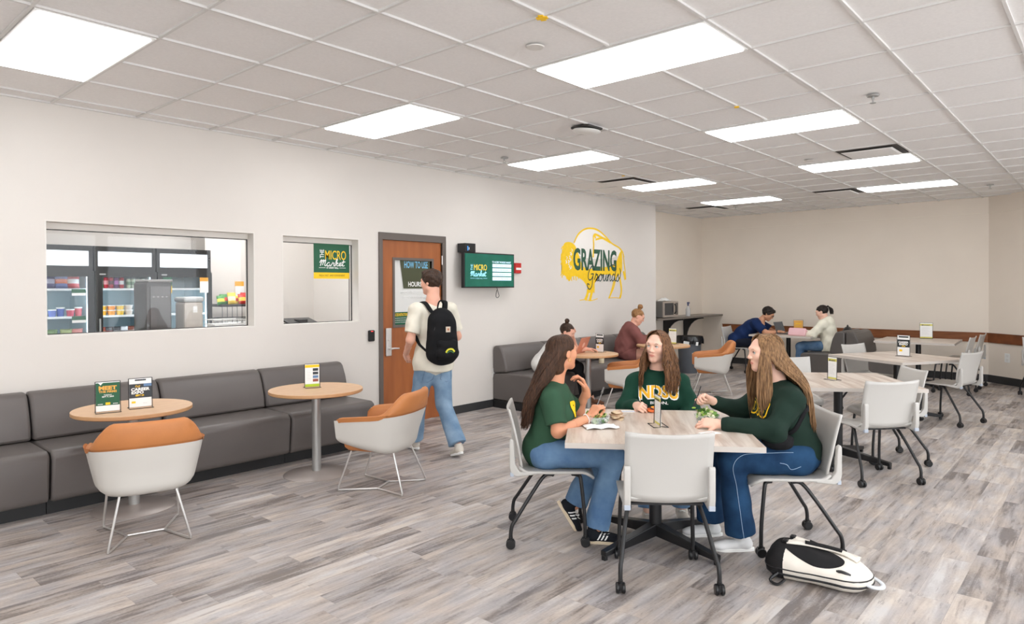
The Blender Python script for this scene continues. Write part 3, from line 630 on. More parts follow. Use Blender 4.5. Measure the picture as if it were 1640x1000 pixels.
def mesh_chair():
    t = empty('caster_chair')
    mb = MB()
    def seat(u, v):
        x = (-1+2*u); y = -.20+.45*v; wd = .235-.02*abs(v-.4); z = .452-.012*math.cos(x*1.4)*(1 if v < .8 else (1-v)/.2)-.045*max(0, (v-.82)/.18)**2+.03*max(0, (.12-v)/.12)**2
        return (x*wd*(1-.12*max(0, (v-.9)/.1)**2), y, z)
    mb.grid(17, 19, seat); mb.build('seat', M_CHAIR, t, solid=.014, angle=60)
    mb = MB()
    def back(u, v):
        x = (-1+2*u); z = .475+.355*v; wd = .205+.02*min(1, v/.35); yb = -.205-.045*v-.03*v*v
        q = .018*(1-x*x)
        z2 = z-.014*(1-x*x)*max(0, (v-.8)/.2)-.02*(1-x*x)*(1-min(1, v/.15))*1
        return (x*wd, yb-q+.018-.012*max(0, .2-v)/.2*0, z2)
    mb.grid(15, 15, back); mb.build('backrest', M_CHAIR, t, solid=.013, angle=60)
    for s in (-1, 1):
        mb = MB(); pr_ = [(-.262, .640), (-.252, .655), (-.235, .64), (-.228, .50), (-.20, .455), (-.10, .452), (-.10, .438), (-.22, .425), (-.252, .442), (-.262, .48)]
        mb.prism([q for q in pr_], s*.214-.017, s*.214+.017, 'x'); mb.build('side_bracket', M_CHAIR, t, bevel=.006, angle=50)
        mb = MB(); mb.box(s*.214-.017, s*.214+.017, -.258, -.235, .425, .452); mb.build('bracket_cap', M_CHAIRB, t, smooth=False, bevel=.004)
        mb = MB(); mb.tube(curve_pts([(s*.16, .12, .425), (s*.185, .155, .425), (s*.20, .170, .40), (s*.208, .190, .20), (s*.212, .195, .065)], 4), .0115, 10); lg = mb.build('leg', M_BLACK, t)
        caster((s*.212, .195), lg)
        mb = MB(); mb.tube(curve_pts([(s*.17, .0, .425), (s*.182, -.05, .42), (s*.208, -.12, .33), (s*.240, -.222, .175), (s*.248, -.245, .14), (s*.25, -.254, .10), (s*.25, -.255, .065)], 4), .0115, 10); lg = mb.build('leg', M_BLACK, t)
        caster((s*.25, -.255), lg)
    mb = MB(); mb.tube([(-.17, .0, .422), (.17, .0, .422)], .011, 8); mb.box(-.19, .19, -.16, -.13, .425, .436); mb.box(-.012, .012, -.16, .12, .425, .436); mb.build('seat_frame', M_BLACK, t)
    return t
def caster(p, par):
    mb = MB(); x, y = p
    for s in (-1, 1): mb.lathe([(0, -.009), (.024, -.009), (.028, -.005), (.028, .005), (.024, .009), (0, .009)], 18, M=Matrix.Translation((x+s*.015, y, .028)) @ Matrix.Rotation(PI/2, 4, 'Y'))
    mb.box(x-.008, x+.008, y-.02, y+.02, .02, .058); mb.tube([(x, y, .05), (x, y, .07)], .013, 10)
    mb.build('caster', M_BLKP, par)
mc = mesh_chair()
CH = [(3.33, 1.865, 38.6, 'empty light grey caster chair seen from behind at the front table'),
      (3.41, 2.69, -50, 'light grey caster chair under the woman in the green T-shirt'),
      (4.197, 1.53, 130, 'light grey caster chair under the woman with the black belt bag'),
      (4.42, 2.52, 214.6, 'light grey caster chair hidden behind the woman facing the camera'),
      (6.13, 1.51, 48.6, 'empty light grey caster chair seen from behind at the second table'),
      (6.86, 1.58, 128, 'empty light grey caster chair tucked in at the right side of the second table'),
      (7.10, 2.46, 214, 'empty light grey caster chair behind the second table, beyond the long brown hair'),
      (9.22, 1.46, 72, 'empty light grey caster chair seen from behind at the right of the third table'),
      (9.38, 2.30, -110, 'empty light grey caster chair on the left side of the third table, before the booth'),
      (11.80, 1.82, 88, 'nearer of two light grey chairs seen in profile at the far table'),
      (12.62, 1.80, 88, 'farther of two light grey chairs seen in profile at the far table'),
      (12.22, 5.22, -88, 'light grey caster chair under the man in the navy polo'),
      (11.98, .72, 200, 'caster chair of which only black legs show at the right edge')]
for i, (x, y, h, lab) in enumerate(CH):
    o = mc if i == 0 else copy_tree(mc); o.location = (x, y, 0); o.rotation_euler = (0, 0, R(h-90)); tag(o, lab, 'chair', 'light grey caster chairs')

def square_table(x, y, ang, label, s=1.06, base='x'):
    t = empty('square_table', (x, y, 0), R(ang), label, 'table', 'square laminate tables')
    a = s/2; mb = MB(); mb.box(-a, a, -a, a, .690, .7195, 1); mb.box(-a+.001, a-.001, -a+.001, a-.001, .7195, .7205, 0); mb.build('tabletop', [M_TTOP, M_TEDGE], t, smooth=False)
    mb = MB(); mb.tube([(0, 0, .06), (0, 0, .68)], .038, 20); mb.box(-.16, .16, -.16, .16, .676, .69); mb.build('pedestal', M_BLACK, t)
    for q in range(4):
        M = Matrix.Rotation(PI/4+q*PI/2, 4, 'Z'); mb = MB()
        mb.add([M @ Vector(v) for v in ((.02, -.03, .05), (.02, .03, .05), (.02, .03, .125), (.02, -.03, .125), (.455, -.021, .025), (.455, .021, .025), (.455, .021, .055), (.455, -.021, .055))], [(0, 1, 2, 3), (4, 7, 6, 5), (0, 4, 5, 1), (1, 5, 6, 2), (2, 6, 7, 3), (3, 7, 4, 0)])
        mb.box(.43, .457, -.014, .014, 0, .03, M=M); mb.build('base_arm', M_BLACK, t, smooth=False, bevel=.004)
    return t
T1 = square_table(3.712, 2.12, -55.4, 'square laminate table where the three women eat')
T2 = square_table(6.586, 1.893, -55.4, 'empty square laminate table behind the woman with the belt bag')
T3 = square_table(9.2, 1.98, -29, 'square laminate table third from the camera with a tall black and white sign')
T4 = square_table(12.2, 2.33, 3, 'farthest square laminate table against the oak-railed wall')
T5 = square_table(12.35, 4.38, 2, 'square laminate table between the man in the polo and the white hoodie woman', 1.04)
# ================================================================ MARKET ROOM behind the windows
mb = MB(); mb.box(1.0, 1.2, 6.3, 9.1, 0, H+.05); mb.box(1.2, 5.4, 8.95, 9.1, 0, H+.05); mb.box(3.86, 5.4, 8.55, 8.95, 0, H+.05); mb.box(5.4, 5.55, 6.3, 9.1, 0, H+.05); struct('wall_market', mb, M_WALL)
mb = MB(); mb.box(1.0, 5.55, 6.8, 9.1, H+.012, H+.06); struct('ceiling_market', mb, M_TILE)
for (k, v) in ((1, -2.3), (3.4, -2.3), (5.6, -2.3), (4.4, -3.3)):  # extra panels, never in view, added to brighten the market room
    o = ceiling_light(k, v); tag(o, 'added unseen lit ceiling panel brightening the market room', 'ceiling light', 'recessed ceiling light panels')
M_FBODY = mat('fridge_black', (18, 19, 20), .4); M_FIN = mat('fridge_interior', (205, 226, 232), .5); M_FLIT = mat('fridge_sign_light', (235, 242, 250), .4, emit=.75); M_LED = mat('fridge_led', (215, 240, 255), .4, emit=8)
def pal(rgb): return mat('pack_%02x%02x%02x' % rgb, rgb, .35)
def fridge(x, label):
    t = empty('display_fridge', (x, 8.2, 0), 0, label, 'fridge', 'upright drinks fridges')
    w = .62
    mb = MB(); mb.box(0, w, .03, .72, 0, .12); mb.box(0, w, .03, .72, 1.99, 2.03); mb.box(0, .03, .03, .72, .12, 1.99); mb.box(w-.03, w, .03, .72, .12, 1.99); mb.box(0, w, .68, .72, .12, 1.99); mb.box(.0, w, .0, .68, 1.76, 1.80); mb.build('cabinet', M_FBODY, t, smooth=False)
    mb = MB(); mb.box(.03, w-.03, .66, .68, .12, 1.76); mb.box(.03, .035, .06, .66, .12, 1.76); mb.box(w-.035, w-.03, .06, .66, .12, 1.76); mb.box(.03, w-.03, .06, .66, .12, .14); mb.build('liner', M_FIN, t, smooth=False)
    mb = MB(); mb.box(.035, w-.035, .012, .03, 1.815, 1.975); mb.build('light_box', M_FLIT, t, smooth=False)
    mb = MB(); mb.box(0, w, .0, .03, 1.975, 2.03); mb.box(0, w, 0, .03, 1.80, 1.815); mb.box(0, .035, 0, .03, 1.815, 1.975); mb.box(w-.035, w, 0, .03, 1.815, 1.975); mb.build('sign_frame', M_FBODY, t, smooth=False)
    mb = MB(); mb.box(0, w, -.03, 0, 1.70, 1.76); mb.box(0, .07, -.03, 0, .13, 1.70); mb.box(w-.055, w, -.03, 0, .13, 1.70); mb.box(0, w, -.03, 0, .10, .16); d = mb.build('door', M_FBODY, t, smooth=False)
    mb = MB(); mb.box(.07, w-.055, -.018, -.012, .16, 1.70); mb.build('door_glass', M_GLASS, d, smooth=False)
    mb = MB(); mb.tube([(.035, -.05, .8), (.035, -.05, 1.25)], .010, 8); mb.build('door_handle', M_SILVER, d)
    mb = MB(); mb.box(.04, .10, -.033, -.029, 1.72, 1.735); mb.build('badge', M_SILVER, d, smooth=False)
    for z in (.45, .74, 1.02, 1.28, 1.575):
        mb = MB(); mb.box(.037, w-.037, .08, .65, z-.022, z); mb.build('shelf', mat('shelf_white', (236, 242, 244), .4), t, smooth=False)
    for lx in (.036, w-.046):
        mb = MB(); mb.box(lx, lx+.01, .02, .05, .16, 1.70); mb.build('led_strip', M_LED, t, smooth=False)
    return t
fridge(1.88, 'black display fridge at the left edge of the market window, with bagged snacks'); fridge(2.515, 'black display fridge in the middle of the market window, with canned drinks'); fridge(3.15, 'black display fridge at the right, half empty, behind the white bin')
def soft_pack(x, y, z, w, h, d, rgb, name, label, cat, group, tilt=0, band=None):
    mb = MB()
    def f(u, v):
        a = u*2*PI; e = 1-abs(2*v-1)**6; q = .35+.65*math.sin(PI*min(1, max(0, v)))**.5
        wx = w/2*(1-.08*math.sin(v*PI)); return (wx*math.cos(a)*(.98+.02*math.cos(3*a)), d/2*math.sin(a)*q*abs(math.sin(a))**.2*e, h*v)
    mb.grid(17, 7, f)
    for q in range(len(mb.mi)):
        if band and q % 6 in (2, 3): mb.mi[q] = 1
    o = mb.build(name, [pal(rgb)]+([pal(band)] if band else []), None, loc=(x, y, z), rot=(R(tilt), 0, R(random.uniform(-12, 12))), angle=180); return tag(o, label, cat, group)
def can(x, y, z, rgb, label, r=.03, h=.12, group='drink cans in the middle fridge', name='drink_can', cat='can', band=None):
    mb = MB(); mb.lathe([(0, 0), (r*.8, 0), (r, .008), (r, h*.35)], 14, mi=0); mb.lathe([(r, h*.35), (r, h*.7)], 14, mi=1); mb.lathe([(r, h*.7), (r, h-.012), (r*.8, h), (0, h)], 14, mi=0)
    return tag(mb.build(name, [pal(rgb), pal(band or rgb)], None, loc=(x, y, z)), label, cat, group)
def tub(x, y, z, rgb, label, group, r=.042, h=.055, lid=(240, 240, 235)):
    mb = MB(); mb.lathe([(0, 0), (r*.8, 0), (r, h*.85)], 14, mi=0); mb.lathe([(r*1.06, h*.85), (r*1.06, h), (0, h)], 14, mi=1)
    return tag(mb.build('food_cup', [pal(rgb), pal(lid)], None, loc=(x, y, z)), label, 'food cup', group)
yy = 8.2+.13
for x, rgb, b in ((2.02, (196, 90, 50), (235, 200, 160)), (2.13, (70, 66, 120), (200, 200, 225)), (2.24, (120, 130, 190), (235, 120, 80)), (2.35, (205, 60, 70), (245, 240, 240))):
    soft_pack(x, yy, 1.576, .125, .145, .07, rgb, 'snack_bag', 'snack bag on the top shelf of the left fridge', 'snack bag', 'snack bags on the left fridge top shelf', -10, b)
for q, rgb in enumerate(((205, 215, 190), (225, 225, 220), (110, 130, 205), (80, 110, 190), (205, 70, 95), (215, 100, 110))): tub(1.99+q*.083, yy+(q % 2)*.03, 1.281, rgb, 'small food cup on the middle shelf of the left fridge', 'food cups on the left fridge middle shelf', .038, .075+.02*(q % 2))
for x, rgb in ((2.03, (120, 140, 80)), (2.15, (95, 125, 70)), (2.28, (150, 160, 100)), (2.38, (200, 120, 110))): soft_pack(x, yy, 1.021, .115, .125, .09, rgb, 'salad_box', 'packed salad on the low shelf of the left fridge', 'salad box', 'packed salads in the left fridge')
for q, (rgb, b) in enumerate((((80, 170, 90), (230, 240, 230)), ((205, 40, 60), (240, 160, 160)), ((180, 30, 60), (90, 20, 40)), ((110, 40, 110), (200, 120, 200)), ((190, 30, 50), (240, 240, 240)))): can(2.615+q*.052, yy, 1.576, rgb, 'coloured drink can on the top shelf of the middle fridge', .025, .12, band=b)
for q in range(4): can(2.90+q*.05, yy+.01, 1.576, (200, 215, 190), 'pale green drink can on the top shelf of the middle fridge', .023, .105, band=(120, 160, 120), group='pale cans in the middle fridge')
for q in range(4): tub(2.63+q*.088, yy, 1.281, ((240, 180, 50), (240, 160, 40), (240, 200, 70), (235, 225, 215))[q], 'yellow topped food cup on the middle shelf of the middle fridge', 'food cups on the middle fridge shelf')
for q in range(4): tub(2.63+q*.088, yy, 1.338, ((240, 190, 60), (240, 150, 50), (245, 205, 80), (225, 215, 205))[q], 'food cup stacked on another in the middle fridge', 'stacked food cups on the middle fridge shelf', .042, .05)
for q, (rgb, b) in enumerate((((150, 60, 40), (220, 180, 140)), ((60, 62, 66), (180, 60, 60)), ((70, 72, 76), (220, 220, 220)), ((225, 230, 235), (180, 190, 200)), ((120, 60, 40), (230, 220, 210)), ((40, 110, 200), (230, 230, 240)))): soft_pack(2.62+q*.075, yy, 1.021, .085, .13, .06, rgb, 'snack_box', 'snack pack on the low shelf of the middle fridge', 'snack pack', 'snack packs on the middle fridge low shelf', 0, b)
def small_sign(name, label, x0, x1, y, z0, z1, m1, m2=None, split=.5, group=None, cat='notice'):
    mb = MB(); mb.box(x0, x1, y, y+.004, z0, z1, 0)
    if m2: mb.box(x0, x1, y-.0015, y, z0, z0+(z1-z0)*split, 1)
    return tag(mb.build(name, [m1]+([m2] if m2 else []), None, smooth=False), label, cat, group)
small_sign('price_label', 'green and white price label on the left fridge top shelf', 2.29, 2.42, 8.16, 1.50, 1.57, M_GREEN, M_PAPER, .4, 'fridge shelf price labels')
small_sign('price_label', 'green and white price label on the left fridge middle shelf', 2.29, 2.42, 8.16, 1.215, 1.285, M_GREEN, M_PAPER, .4, 'fridge shelf price labels')
small_sign('fridge_notice', 'green notice with a yellow picture on the right fridge door', 3.20, 3.30, 8.16, 1.52, 1.70, M_GREEN, pal((225, 190, 70)), .45)
small_sign('fridge_notice', 'white notice with an orange heading at the right of the right fridge door', 3.62, 3.72, 8.16, 1.52, 1.70, pal((240, 170, 70)), M_PAPER, .75)
# counter and the machines on it
t = empty('market_counter', (2.2, 6.36, 0), 0, 'grey service counter just behind the large market window', 'counter')
mb = MB(); mb.box(0, 1.2, 0, .7, 1.09, 1.13); mb.build('countertop', M_STONE, t, smooth=False)
mb = MB(); mb.box(.03, 1.17, .04, .66, 0, 1.09); mb.build('counter_body', M_WHITE, t, smooth=False)
M_DISP = mat('dispenser_grey', (74, 70, 68), .3)
t = empty('drink_dispenser', (2.46, 6.62, 1.13), 0, 'tall dark grey drink dispenser on the market counter', 'dispenser')
mb = MB(); mb.prism([(0, 0), (.22, 0), (.22, .49), (.205, .51), (.02, .51), (0, .49)], .02, .33, 'y'); mb.build('dispenser_body', M_DISP, t, smooth=False, bevel=.008)
mb = MB(); mb.box(.0, .225, -.01, .3, .50, .525); mb.build('dispenser_lid', mat('lid_grey', (150, 148, 146), .4), t, smooth=False, bevel=.01)
mb = MB(); mb.box(.03, .205, .012, .02, .05, .46); mb.build('front_panel', mat('dispenser_panel', (88, 84, 82), .2), t, smooth=False)
for q in range(4):
    mb = MB(); mb.box(.05+q*.038, .064+q*.038, .006, .012, .36, .370); mb.build('button', mat('button_light', (190, 188, 185), .4), t, smooth=False)
t = empty('ice_bin', (2.79, 6.62, 1.13), 0, 'translucent white lidded bin on the market counter', 'bin')
mb = MB(); mb.box(0, .18, 0, .22, .0, .31); mb.build('bin_body', mat('bin_translucent', (196, 188, 178), .3, var=.1, vscale=12), t, smooth=False, bevel=.02)
mb = MB(); mb.box(-.008, .188, -.01, .23, .31, .36); mb.build('bin_lid', mat('bin_lid', (185, 188, 188), .25), t, smooth=False, bevel=.02)
mb = MB(); mb.box(.08, .12, -.004, 0, .21, .27); mb.build('bin_label', M_PAPER, t, smooth=False)
def wire_basket(x, y, z, label):
    t = empty('wire_basket', (x, y, z), 0, label, 'basket', 'white wire baskets'); t.scale = (1.1, 1, 1.45)
    mb = MB()
    for zz in (0, .03, .06, .09):
        e = .01*zz/.09; mb.tube([(-e, -e, zz), (.28+e, -e, zz), (.28+e, .2+e, zz), (-e, .2+e, zz), (-e, -e, zz)], .003, 5)
    for q in range(9): mb.tube([(.035*q, 0, 0), (.035*q, -.01, .09)], .002, 4); mb.tube([(.035*q, .2, 0), (.035*q, .21, .09)], .002, 4)
    mb.build('wire_frame', M_WHT, t)
    mb = MB(); mb.box(.01, .27, .01, .19, .004, .06); mb.build('liner_tray', M_WHITE, t, smooth=False)
wire_basket(3.05, 6.56, 1.132, 'white wire basket at the right end of the market counter')
t = empty('chip_rack', (3.87, 8.12, 0), 0, 'black wire rack of chip bags at the right of the market window', 'rack')
mb = MB()
for zz in (.5, .85, 1.10, 1.20, 1.37): mb.tube([(0, 0, zz), (.5, 0, zz), (.5, .35, zz), (0, .35, zz), (0, 0, zz)], .006, 6)
for q in range(9): mb.tube([(.0625*q, 0, .5), (.0625*q, 0, 1.37)], .003, 5)
mb.build('wire_frame', M_BLACK, t)
mb = MB(); mb.box(0, .5, 0, .35, 1.345, 1.36); mb.build('rack_shelf', M_BLACK, t, smooth=False)
for q in range(2):
    mb = MB(); mb.box(.04+q*.23, .24+q*.23, .0, .3, 1.08, 1.16); mb.build('paper_tray', M_PAPER, t, smooth=False, bevel=.01)
for q, (rgb, b) in enumerate((((60, 140, 60), (235, 220, 80)), ((70, 150, 70), (230, 60, 50)), ((240, 205, 60), (250, 240, 200)), ((235, 200, 50), (200, 40, 40)), ((205, 45, 35), (250, 200, 90)), ((190, 40, 40), (240, 230, 220)), ((235, 120, 40), (250, 220, 180)))):
    soft_pack(3.90+q*.068, 8.2+(q % 2)*.06, 1.362, .11, .12+.02*(q % 3), .07, rgb, 'chip_bag', 'crumpled chip bag on top of the black wire rack', 'chip bag', 'chip bags on the wire rack', -14, b)
small_sign('fridge_notice', 'white notice with an orange heading on the wall above the chip bags', 4.24, 4.36, 8.54, 1.44, 1.66, pal((240, 175, 60)), M_PAPER, .72)
# green market sign in the small window
t = empty('market_sign', (3.955, 6.254, 1.668), 0, 'green and yellow market sign hung in the small window', 'sign')
mb = MB(); mb.box(0, .437, .0, .004, .065, .385, 0); mb.box(0, .437, 0, .004, 0, .065, 1); bd = mb.build('sign_board', [M_GREEN, M_YEL], t, smooth=False)
S = frameM(Vector((0, -.001, 0)), (1, 0, 0), (0, 0, 1)); mb = MB()
text(mb, 'MICRO', S @ Matrix.Translation((.265, .205, 0)), .098, .26, 1, .005); text(mb, 'THE', S @ Matrix.Translation((.12, .262, 0)) @ Matrix.Rotation(PI/2, 4, 'Z'), .05, .09, 0, .01)
cursive(mb, 'Market', S @ Matrix.Translation((.065, .135, 0)), .036, .009, .31, 0)
text(mb, 'AT BARRY HALL', S @ Matrix.Translation((.225, .107, 0)), .02, .15, 0, .02); rect(mb, S, .06, .14, .114, .118, 0); rect(mb, S, .31, .39, .114, .118, 0)
text(mb, 'FRESH, FAST, AND CONVENIENT', S @ Matrix.Translation((.22, .024, 0)), .022, .32, 2, .0)
mb.build('sign_lettering', [M_WHT, M_YEL, mat('olive_print', (120, 105, 30), .6)], bd, smooth=False)
t = empty('payment_kiosk', (3.93, 6.40, 1.09), 0, 'dark tablet terminal tilted on the counter behind the small window', 'terminal')
mb = MB(); mb.box(-.17, .17, -.01, .012, 0, .2, M=Matrix.Translation((0, 0, .105)) @ Matrix.Rotation(R(-76), 4, 'X')); mb.build('tablet', M_BLKP, t, smooth=False, bevel=.006)
mb = MB(); mb.box(-.05, .05, .02, .12, 0, .15); mb.build('stand', M_BLACK, t, smooth=False)
mb = MB(); mb.box(3.45, 4.6, 6.34, 6.85, 1.05, 1.09, 0); mb.box(3.47, 4.58, 6.36, 6.8, 0, 1.05, 1); tag(mb.build('kiosk_counter', [M_STONE, M_WHITE], None, smooth=False), 'narrow counter behind the small market window', 'counter')
mb = MB(); mb.box(5.34, 5.40, 7.55, 7.62, 0, 2.02); mb.box(5.34, 5.4, 7.62, 8.4, 1.97, 2.02); struct('door_2', mb, M_DFRAME)

# ================================================================ RECESS COUNTER
t = empty('wall_counter', (10.8, 6.10, 0), 0, 'grey laminate wall counter in the recess holding the microwave', 'counter')
mb = MB(); mb.box(0, 2.645, 0, .452, .965, 1.0); mb.build('countertop', M_STONE, t, smooth=False)
for x in (1.0, 1.82):
    mb = MB(); P_ = [(.452, .962), (.03, .962), (.03, .935)]+[(.06+.33*math.sin(a), .935-.40*(1-math.cos(a))) for a in [PI/2*q/6 for q in range(0, 7)]]+[(.40, .45), (.452, .45)]
    mb.prism(P_, x-.018, x+.018, 'x'); mb.build('bracket', M_BLACK, t, smooth=False)
t = empty('microwave', (11.03, 6.13, 1.0), 0, 'stainless and black microwave on the wall counter', 'microwave')
mb = MB(); mb.box(0, .56, .02, .40, .012, .30); mb.build('case', mat('microwave_case', (126, 124, 122), .35, metal=.3), t, smooth=False, bevel=.005)
mb = MB(); mb.box(0, .56, 0, .022, .012, .30); mb.build('front_panel', mat('microwave_front', (188, 178, 168), .3, metal=.5), t, smooth=False, bevel=.003)
mb = MB(); mb.box(.05, .37, -.004, .002, .05, .27); mb.build('door_window', mat('microwave_window', (46, 48, 52), .12), t, smooth=False)
mb = MB(); mb.tube(curve_pts([(.41, -.002, .07), (.405, -.03, .10), (.405, -.035, .16), (.405, -.03, .22), (.41, -.002, .25)], 4), .011, 8); mb.build('door_handle', M_BLKP, t)
mb = MB(); mb.box(.45, .54, -.004, .002, .05, .27); mb.build('control_panel', mat('control_dark', (90, 84, 78), .3), t, smooth=False)
for q in range(2): mb = MB(); mb.tube([(.06+.44*q, .2, 0), (.06+.44*q, .2, .014)], .02, 10); mb.build('foot', M_BLKP, t)
mb = MB(); mb.grid(9, 9, lambda u, v: (.22*(u-.5), .2*(v-.5), .012+.05*math.sin(u*PI)*math.sin(v*PI)+.012*math.sin(u*13+v*5)*math.sin(v*11))); tag(mb.build('paper_towel', M_PAPER, None, loc=(11.36, 6.3, 1.30), solid=.003), 'crumpled white paper towel on top of the microwave', 'paper towel')
t = empty('spray_bottle', (12.15, 6.22, 1.0), 0, 'clear spray bottle standing right of the microwave', 'bottle')
mb = MB(); mb.lathe([(0, 0), (.042, 0), (.045, .02), (.045, .13), (.028, .17), (.016, .20)], 18); mb.build('bottle_body', mat('clear_plastic', (205, 205, 205), .15, alpha=.6), t)
mb = MB(); mb.tube([(0, 0, .195), (0, 0, .24)], .016, 10); mb.box(-.02, .045, -.012, .012, .24, .27); mb.tube([(.02, 0, .24), (.03, 0, .20)], .005, 6); mb.build('spray_head', mat('spray_head_blue', (60, 70, 110), .4), t)
M_TRASH = mat('trash_grey', (92, 97, 104), .5)
t = empty('trash_can', (11.5, 5.86, 0), 0, 'round grey trash can with a black bag under the wall counter', 'trash can')
mb = MB(); mb.lathe([(0, .0), (.175, 0), (.18, .01), (.212, .60), (.235, .605), (.238, .66), (.228, .66), (.205, .62), (.175, .02), (0, .02)], 36); mb.build('bin_body', M_TRASH, t)
mb = MB()
def bag(u, v):
    a = u*2*PI; z = .53+.15*v if v < .6 else .62+.05*(1-(v-.6)/.4); r = .252+.01*math.sin(a*9)+.006*math.sin(a*17) if v < .6 else .245-.1*(v-.6)/.4
    return (r*math.cos(a), r*math.sin(a), z+.012*math.sin(a*7) if v < .3 else z)
mb.grid(49, 9, bag); mb.build('trash_bag', mat('black_bag', (22, 22, 24), .25), t)
a = R(-115); 
for q, (da, zz, wd) in enumerate(((0, .55, .10), (42, .54, .045))):
    aa = math.atan2(-5.86, -11.5)+R(-12+da); M = Matrix.Translation((.262*math.cos(aa), .262*math.sin(aa), zz)) @ Matrix.Rotation(aa+PI/2, 4, 'Z') @ Matrix.Rotation(R(8), 4, 'Y')
    mb = MB(); mb.box(-wd/2, wd/2, -.003, .003, -.03, .035, 0, M); mb.build('bin_label', M_PAPER, t, smooth=False)
mb = MB(); mb.lathe([(0, 0), (.045, 0), (.06, .1), (0, .1)], 16)

# ================================================================ SIGNS ON THE TABLES
def sign_holder(x, y, face, label, draw, w=.135, h=.185, z=.7205, tilt=0, mats=None):
    """face: world angle the printed side looks towards"""
    t = empty('sign_holder', (x, y, z), R(face+90), label, 'table sign', 'table sign holders')
    mb = MB(); r = .0025; a = w/2+.004
    mb.tube([(-a, -.045, r), (a, -.045, r)], r, 6); mb.tube([(-a, .045, r), (a, .045, r)], r, 6)
    for s in (-1, 1): mb.tube([(s*a, -.045, r), (s*a, -.006, r), (s*a, .0, h+.012)], r, 6); mb.tube([(s*a, .045, r), (s*a, 0, .008)], r, 6)
    mb.tube([(-a, 0, h+.012), (a, 0, h+.012)], r, 6)
    mb.build('wire_frame', M_BLKP, t)
    mb = MB(); mb.box(-w/2, w/2, -.0015, .0015, .008, h+.01); p = mb.build('poster', M_PAPER, t, smooth=False)
    S = frameM(Vector((0, -.0022, .008)), (1, 0, 0), (0, 0, 1)); mb = MB(); draw(mb, S, w, h)
    mb.build('poster_print', [M_GREEN, M_YEL, M_WHT, M_CHAR, M_GREYT, pal((235, 175, 75)), pal((40, 48, 50)), pal((96, 130, 170)), pal((150, 80, 60)), pal((180, 205, 40)), pal((222, 214, 110))], p, smooth=False)
    # back side print
    return t
TR = Matrix.Translation
def d_meet(mb, S, w, h):
    rect(mb, S, -w/2, w/2, h*.2, h*.98, 0); S2 = S @ TR((0, 0, .0006))
    text(mb, 'MEET', S2 @ TR((0, h*.74, 0)), h*.13, w*.76, 5, .05); text(mb, 'THE FIRMS', S2 @ TR((0, h*.64, 0)), h*.07, w*.76, 5, .04)
    text(mb, 'TUESDAY', S2 @ TR((0, h*.54, 0)), h*.04, w*.34, 2, .02); text(mb, 'SEPT 9, 2025', S2 @ TR((0, h*.48, 0)), h*.045, w*.5, 2, .03)
    rect(mb, S2, -.014, .014, h*.22, h*.30, 1); mb.add([S2 @ Vector(p) for p in ((-w*.4, h*.98, 0), (-w*.2, h*.98, 0), (-w*.3, h*.9, 0))], [(0, 2, 1)], 2)
    for q in (-1, 1): rect(mb, S2, q*.045-.015, q*.045+.015, h*.24, h*.26, 2)
def d_career(mb, S, w, h):
    rect(mb, S, -w/2, w/2, h*.32, h*.82, 3); S2 = S @ TR((0, 0, .0006)); rect(mb, S, -w*.25, w*.25, h*.93, h*.98, 3); rect(mb, S2, .02, w/2, h*.72, h*.82, 7)
    text(mb, 'CAREER', S2 @ TR((.0, h*.58, 0)), h*.10, w*.84, 2, .05); text(mb, 'EXPO', S2 @ TR((-w*.13, h*.47, 0)), h*.09, w*.55, 2, .05); text(mb, 'SEPT 23', S2 @ TR((-.005, h*.385, 0)), h*.055, w*.38, 1, .04); text(mb, 'Fall', S2 @ TR((-.02, h*.70, 0)), h*.08, w*.2, 1, .0, shear=.3)
    rect(mb, S2, -w*.4, -w*.22, h*.14, h*.21, 1); rect(mb, S2, w*.1, w*.3, h*.12, h*.125, 4)
def d_menu(mb, S, w, h):
    rect(mb, S, -w/2, w/2, h*.0, h*.12, 9); rect(mb, S, -w/2, w/2, h*.86, h*.98, 1); S2 = S @ TR((0, 0, .0006))
    for q, c in enumerate((6, 3, 7, 8)): rect(mb, S2, .005, w*.42, h*(.70-.16*q), h*(.82-.16*q), c)
    for q in range(7): rect(mb, S2, -w*.4, -.01, h*(.30+.07*q), h*(.305+.07*q), 4)
def d_info(mb, S, w, h):
    rect(mb, S, -w/2, w/2, 0, h*.08, 10); rect(mb, S, -w/2, w/2, h*.82, h*.94, 10); S2 = S @ TR((0, 0, .0006))
    text(mb, 'MARKET', S2 @ TR((.012, h*.83, 0)), h*.06, w*.5, 6, .04); rect(mb, S2, -w*.38, -w*.2, h*.83, h*.89, 6)
    for q in range(8): rect(mb, S2, -w*.36, w*(.3-.1*(q % 3)), h*(.24+.065*q), h*(.245+.065*q), 4)
def d_bw(mb, S, w, h):
    rect(mb, S, -w/2, w/2, h*.42, h*.80, 6); rect(mb, S, -w*.4, w*.4, h*.9, h*.97, 6); S2 = S @ TR((0, 0, .0006))
    text(mb, 'CAREER', S2 @ TR((.0, h*.63, 0)), h*.08, w*.84, 2, .05); text(mb, 'EXPO', S2 @ TR((0, h*.52, 0)), h*.09, w*.7, 2, .05); text(mb, '23', S2 @ TR((0, h*.45, 0)), h*.05, w*.3, 1, .04); rect(mb, S2, -w*.35, -w*.1, h*.2, h*.3, 1)
def d_yellow(mb, S, w, h):
    rect(mb, S, -w/2, w/2, 0, h*.98, 5); S2 = S @ TR((0, 0, .0006)); text(mb, 'SPEAK', S2 @ TR((0, h*.66, 0)), h*.12, w*.7, 1, .04); rect(mb, S2, -w*.3, w*.3, h*.5, h*.53, 1); rect(mb, S2, -w*.3, w*.3, h*.3, h*.33, 1)
def toc(x, y): return math.degrees(math.atan2(-y, -x))
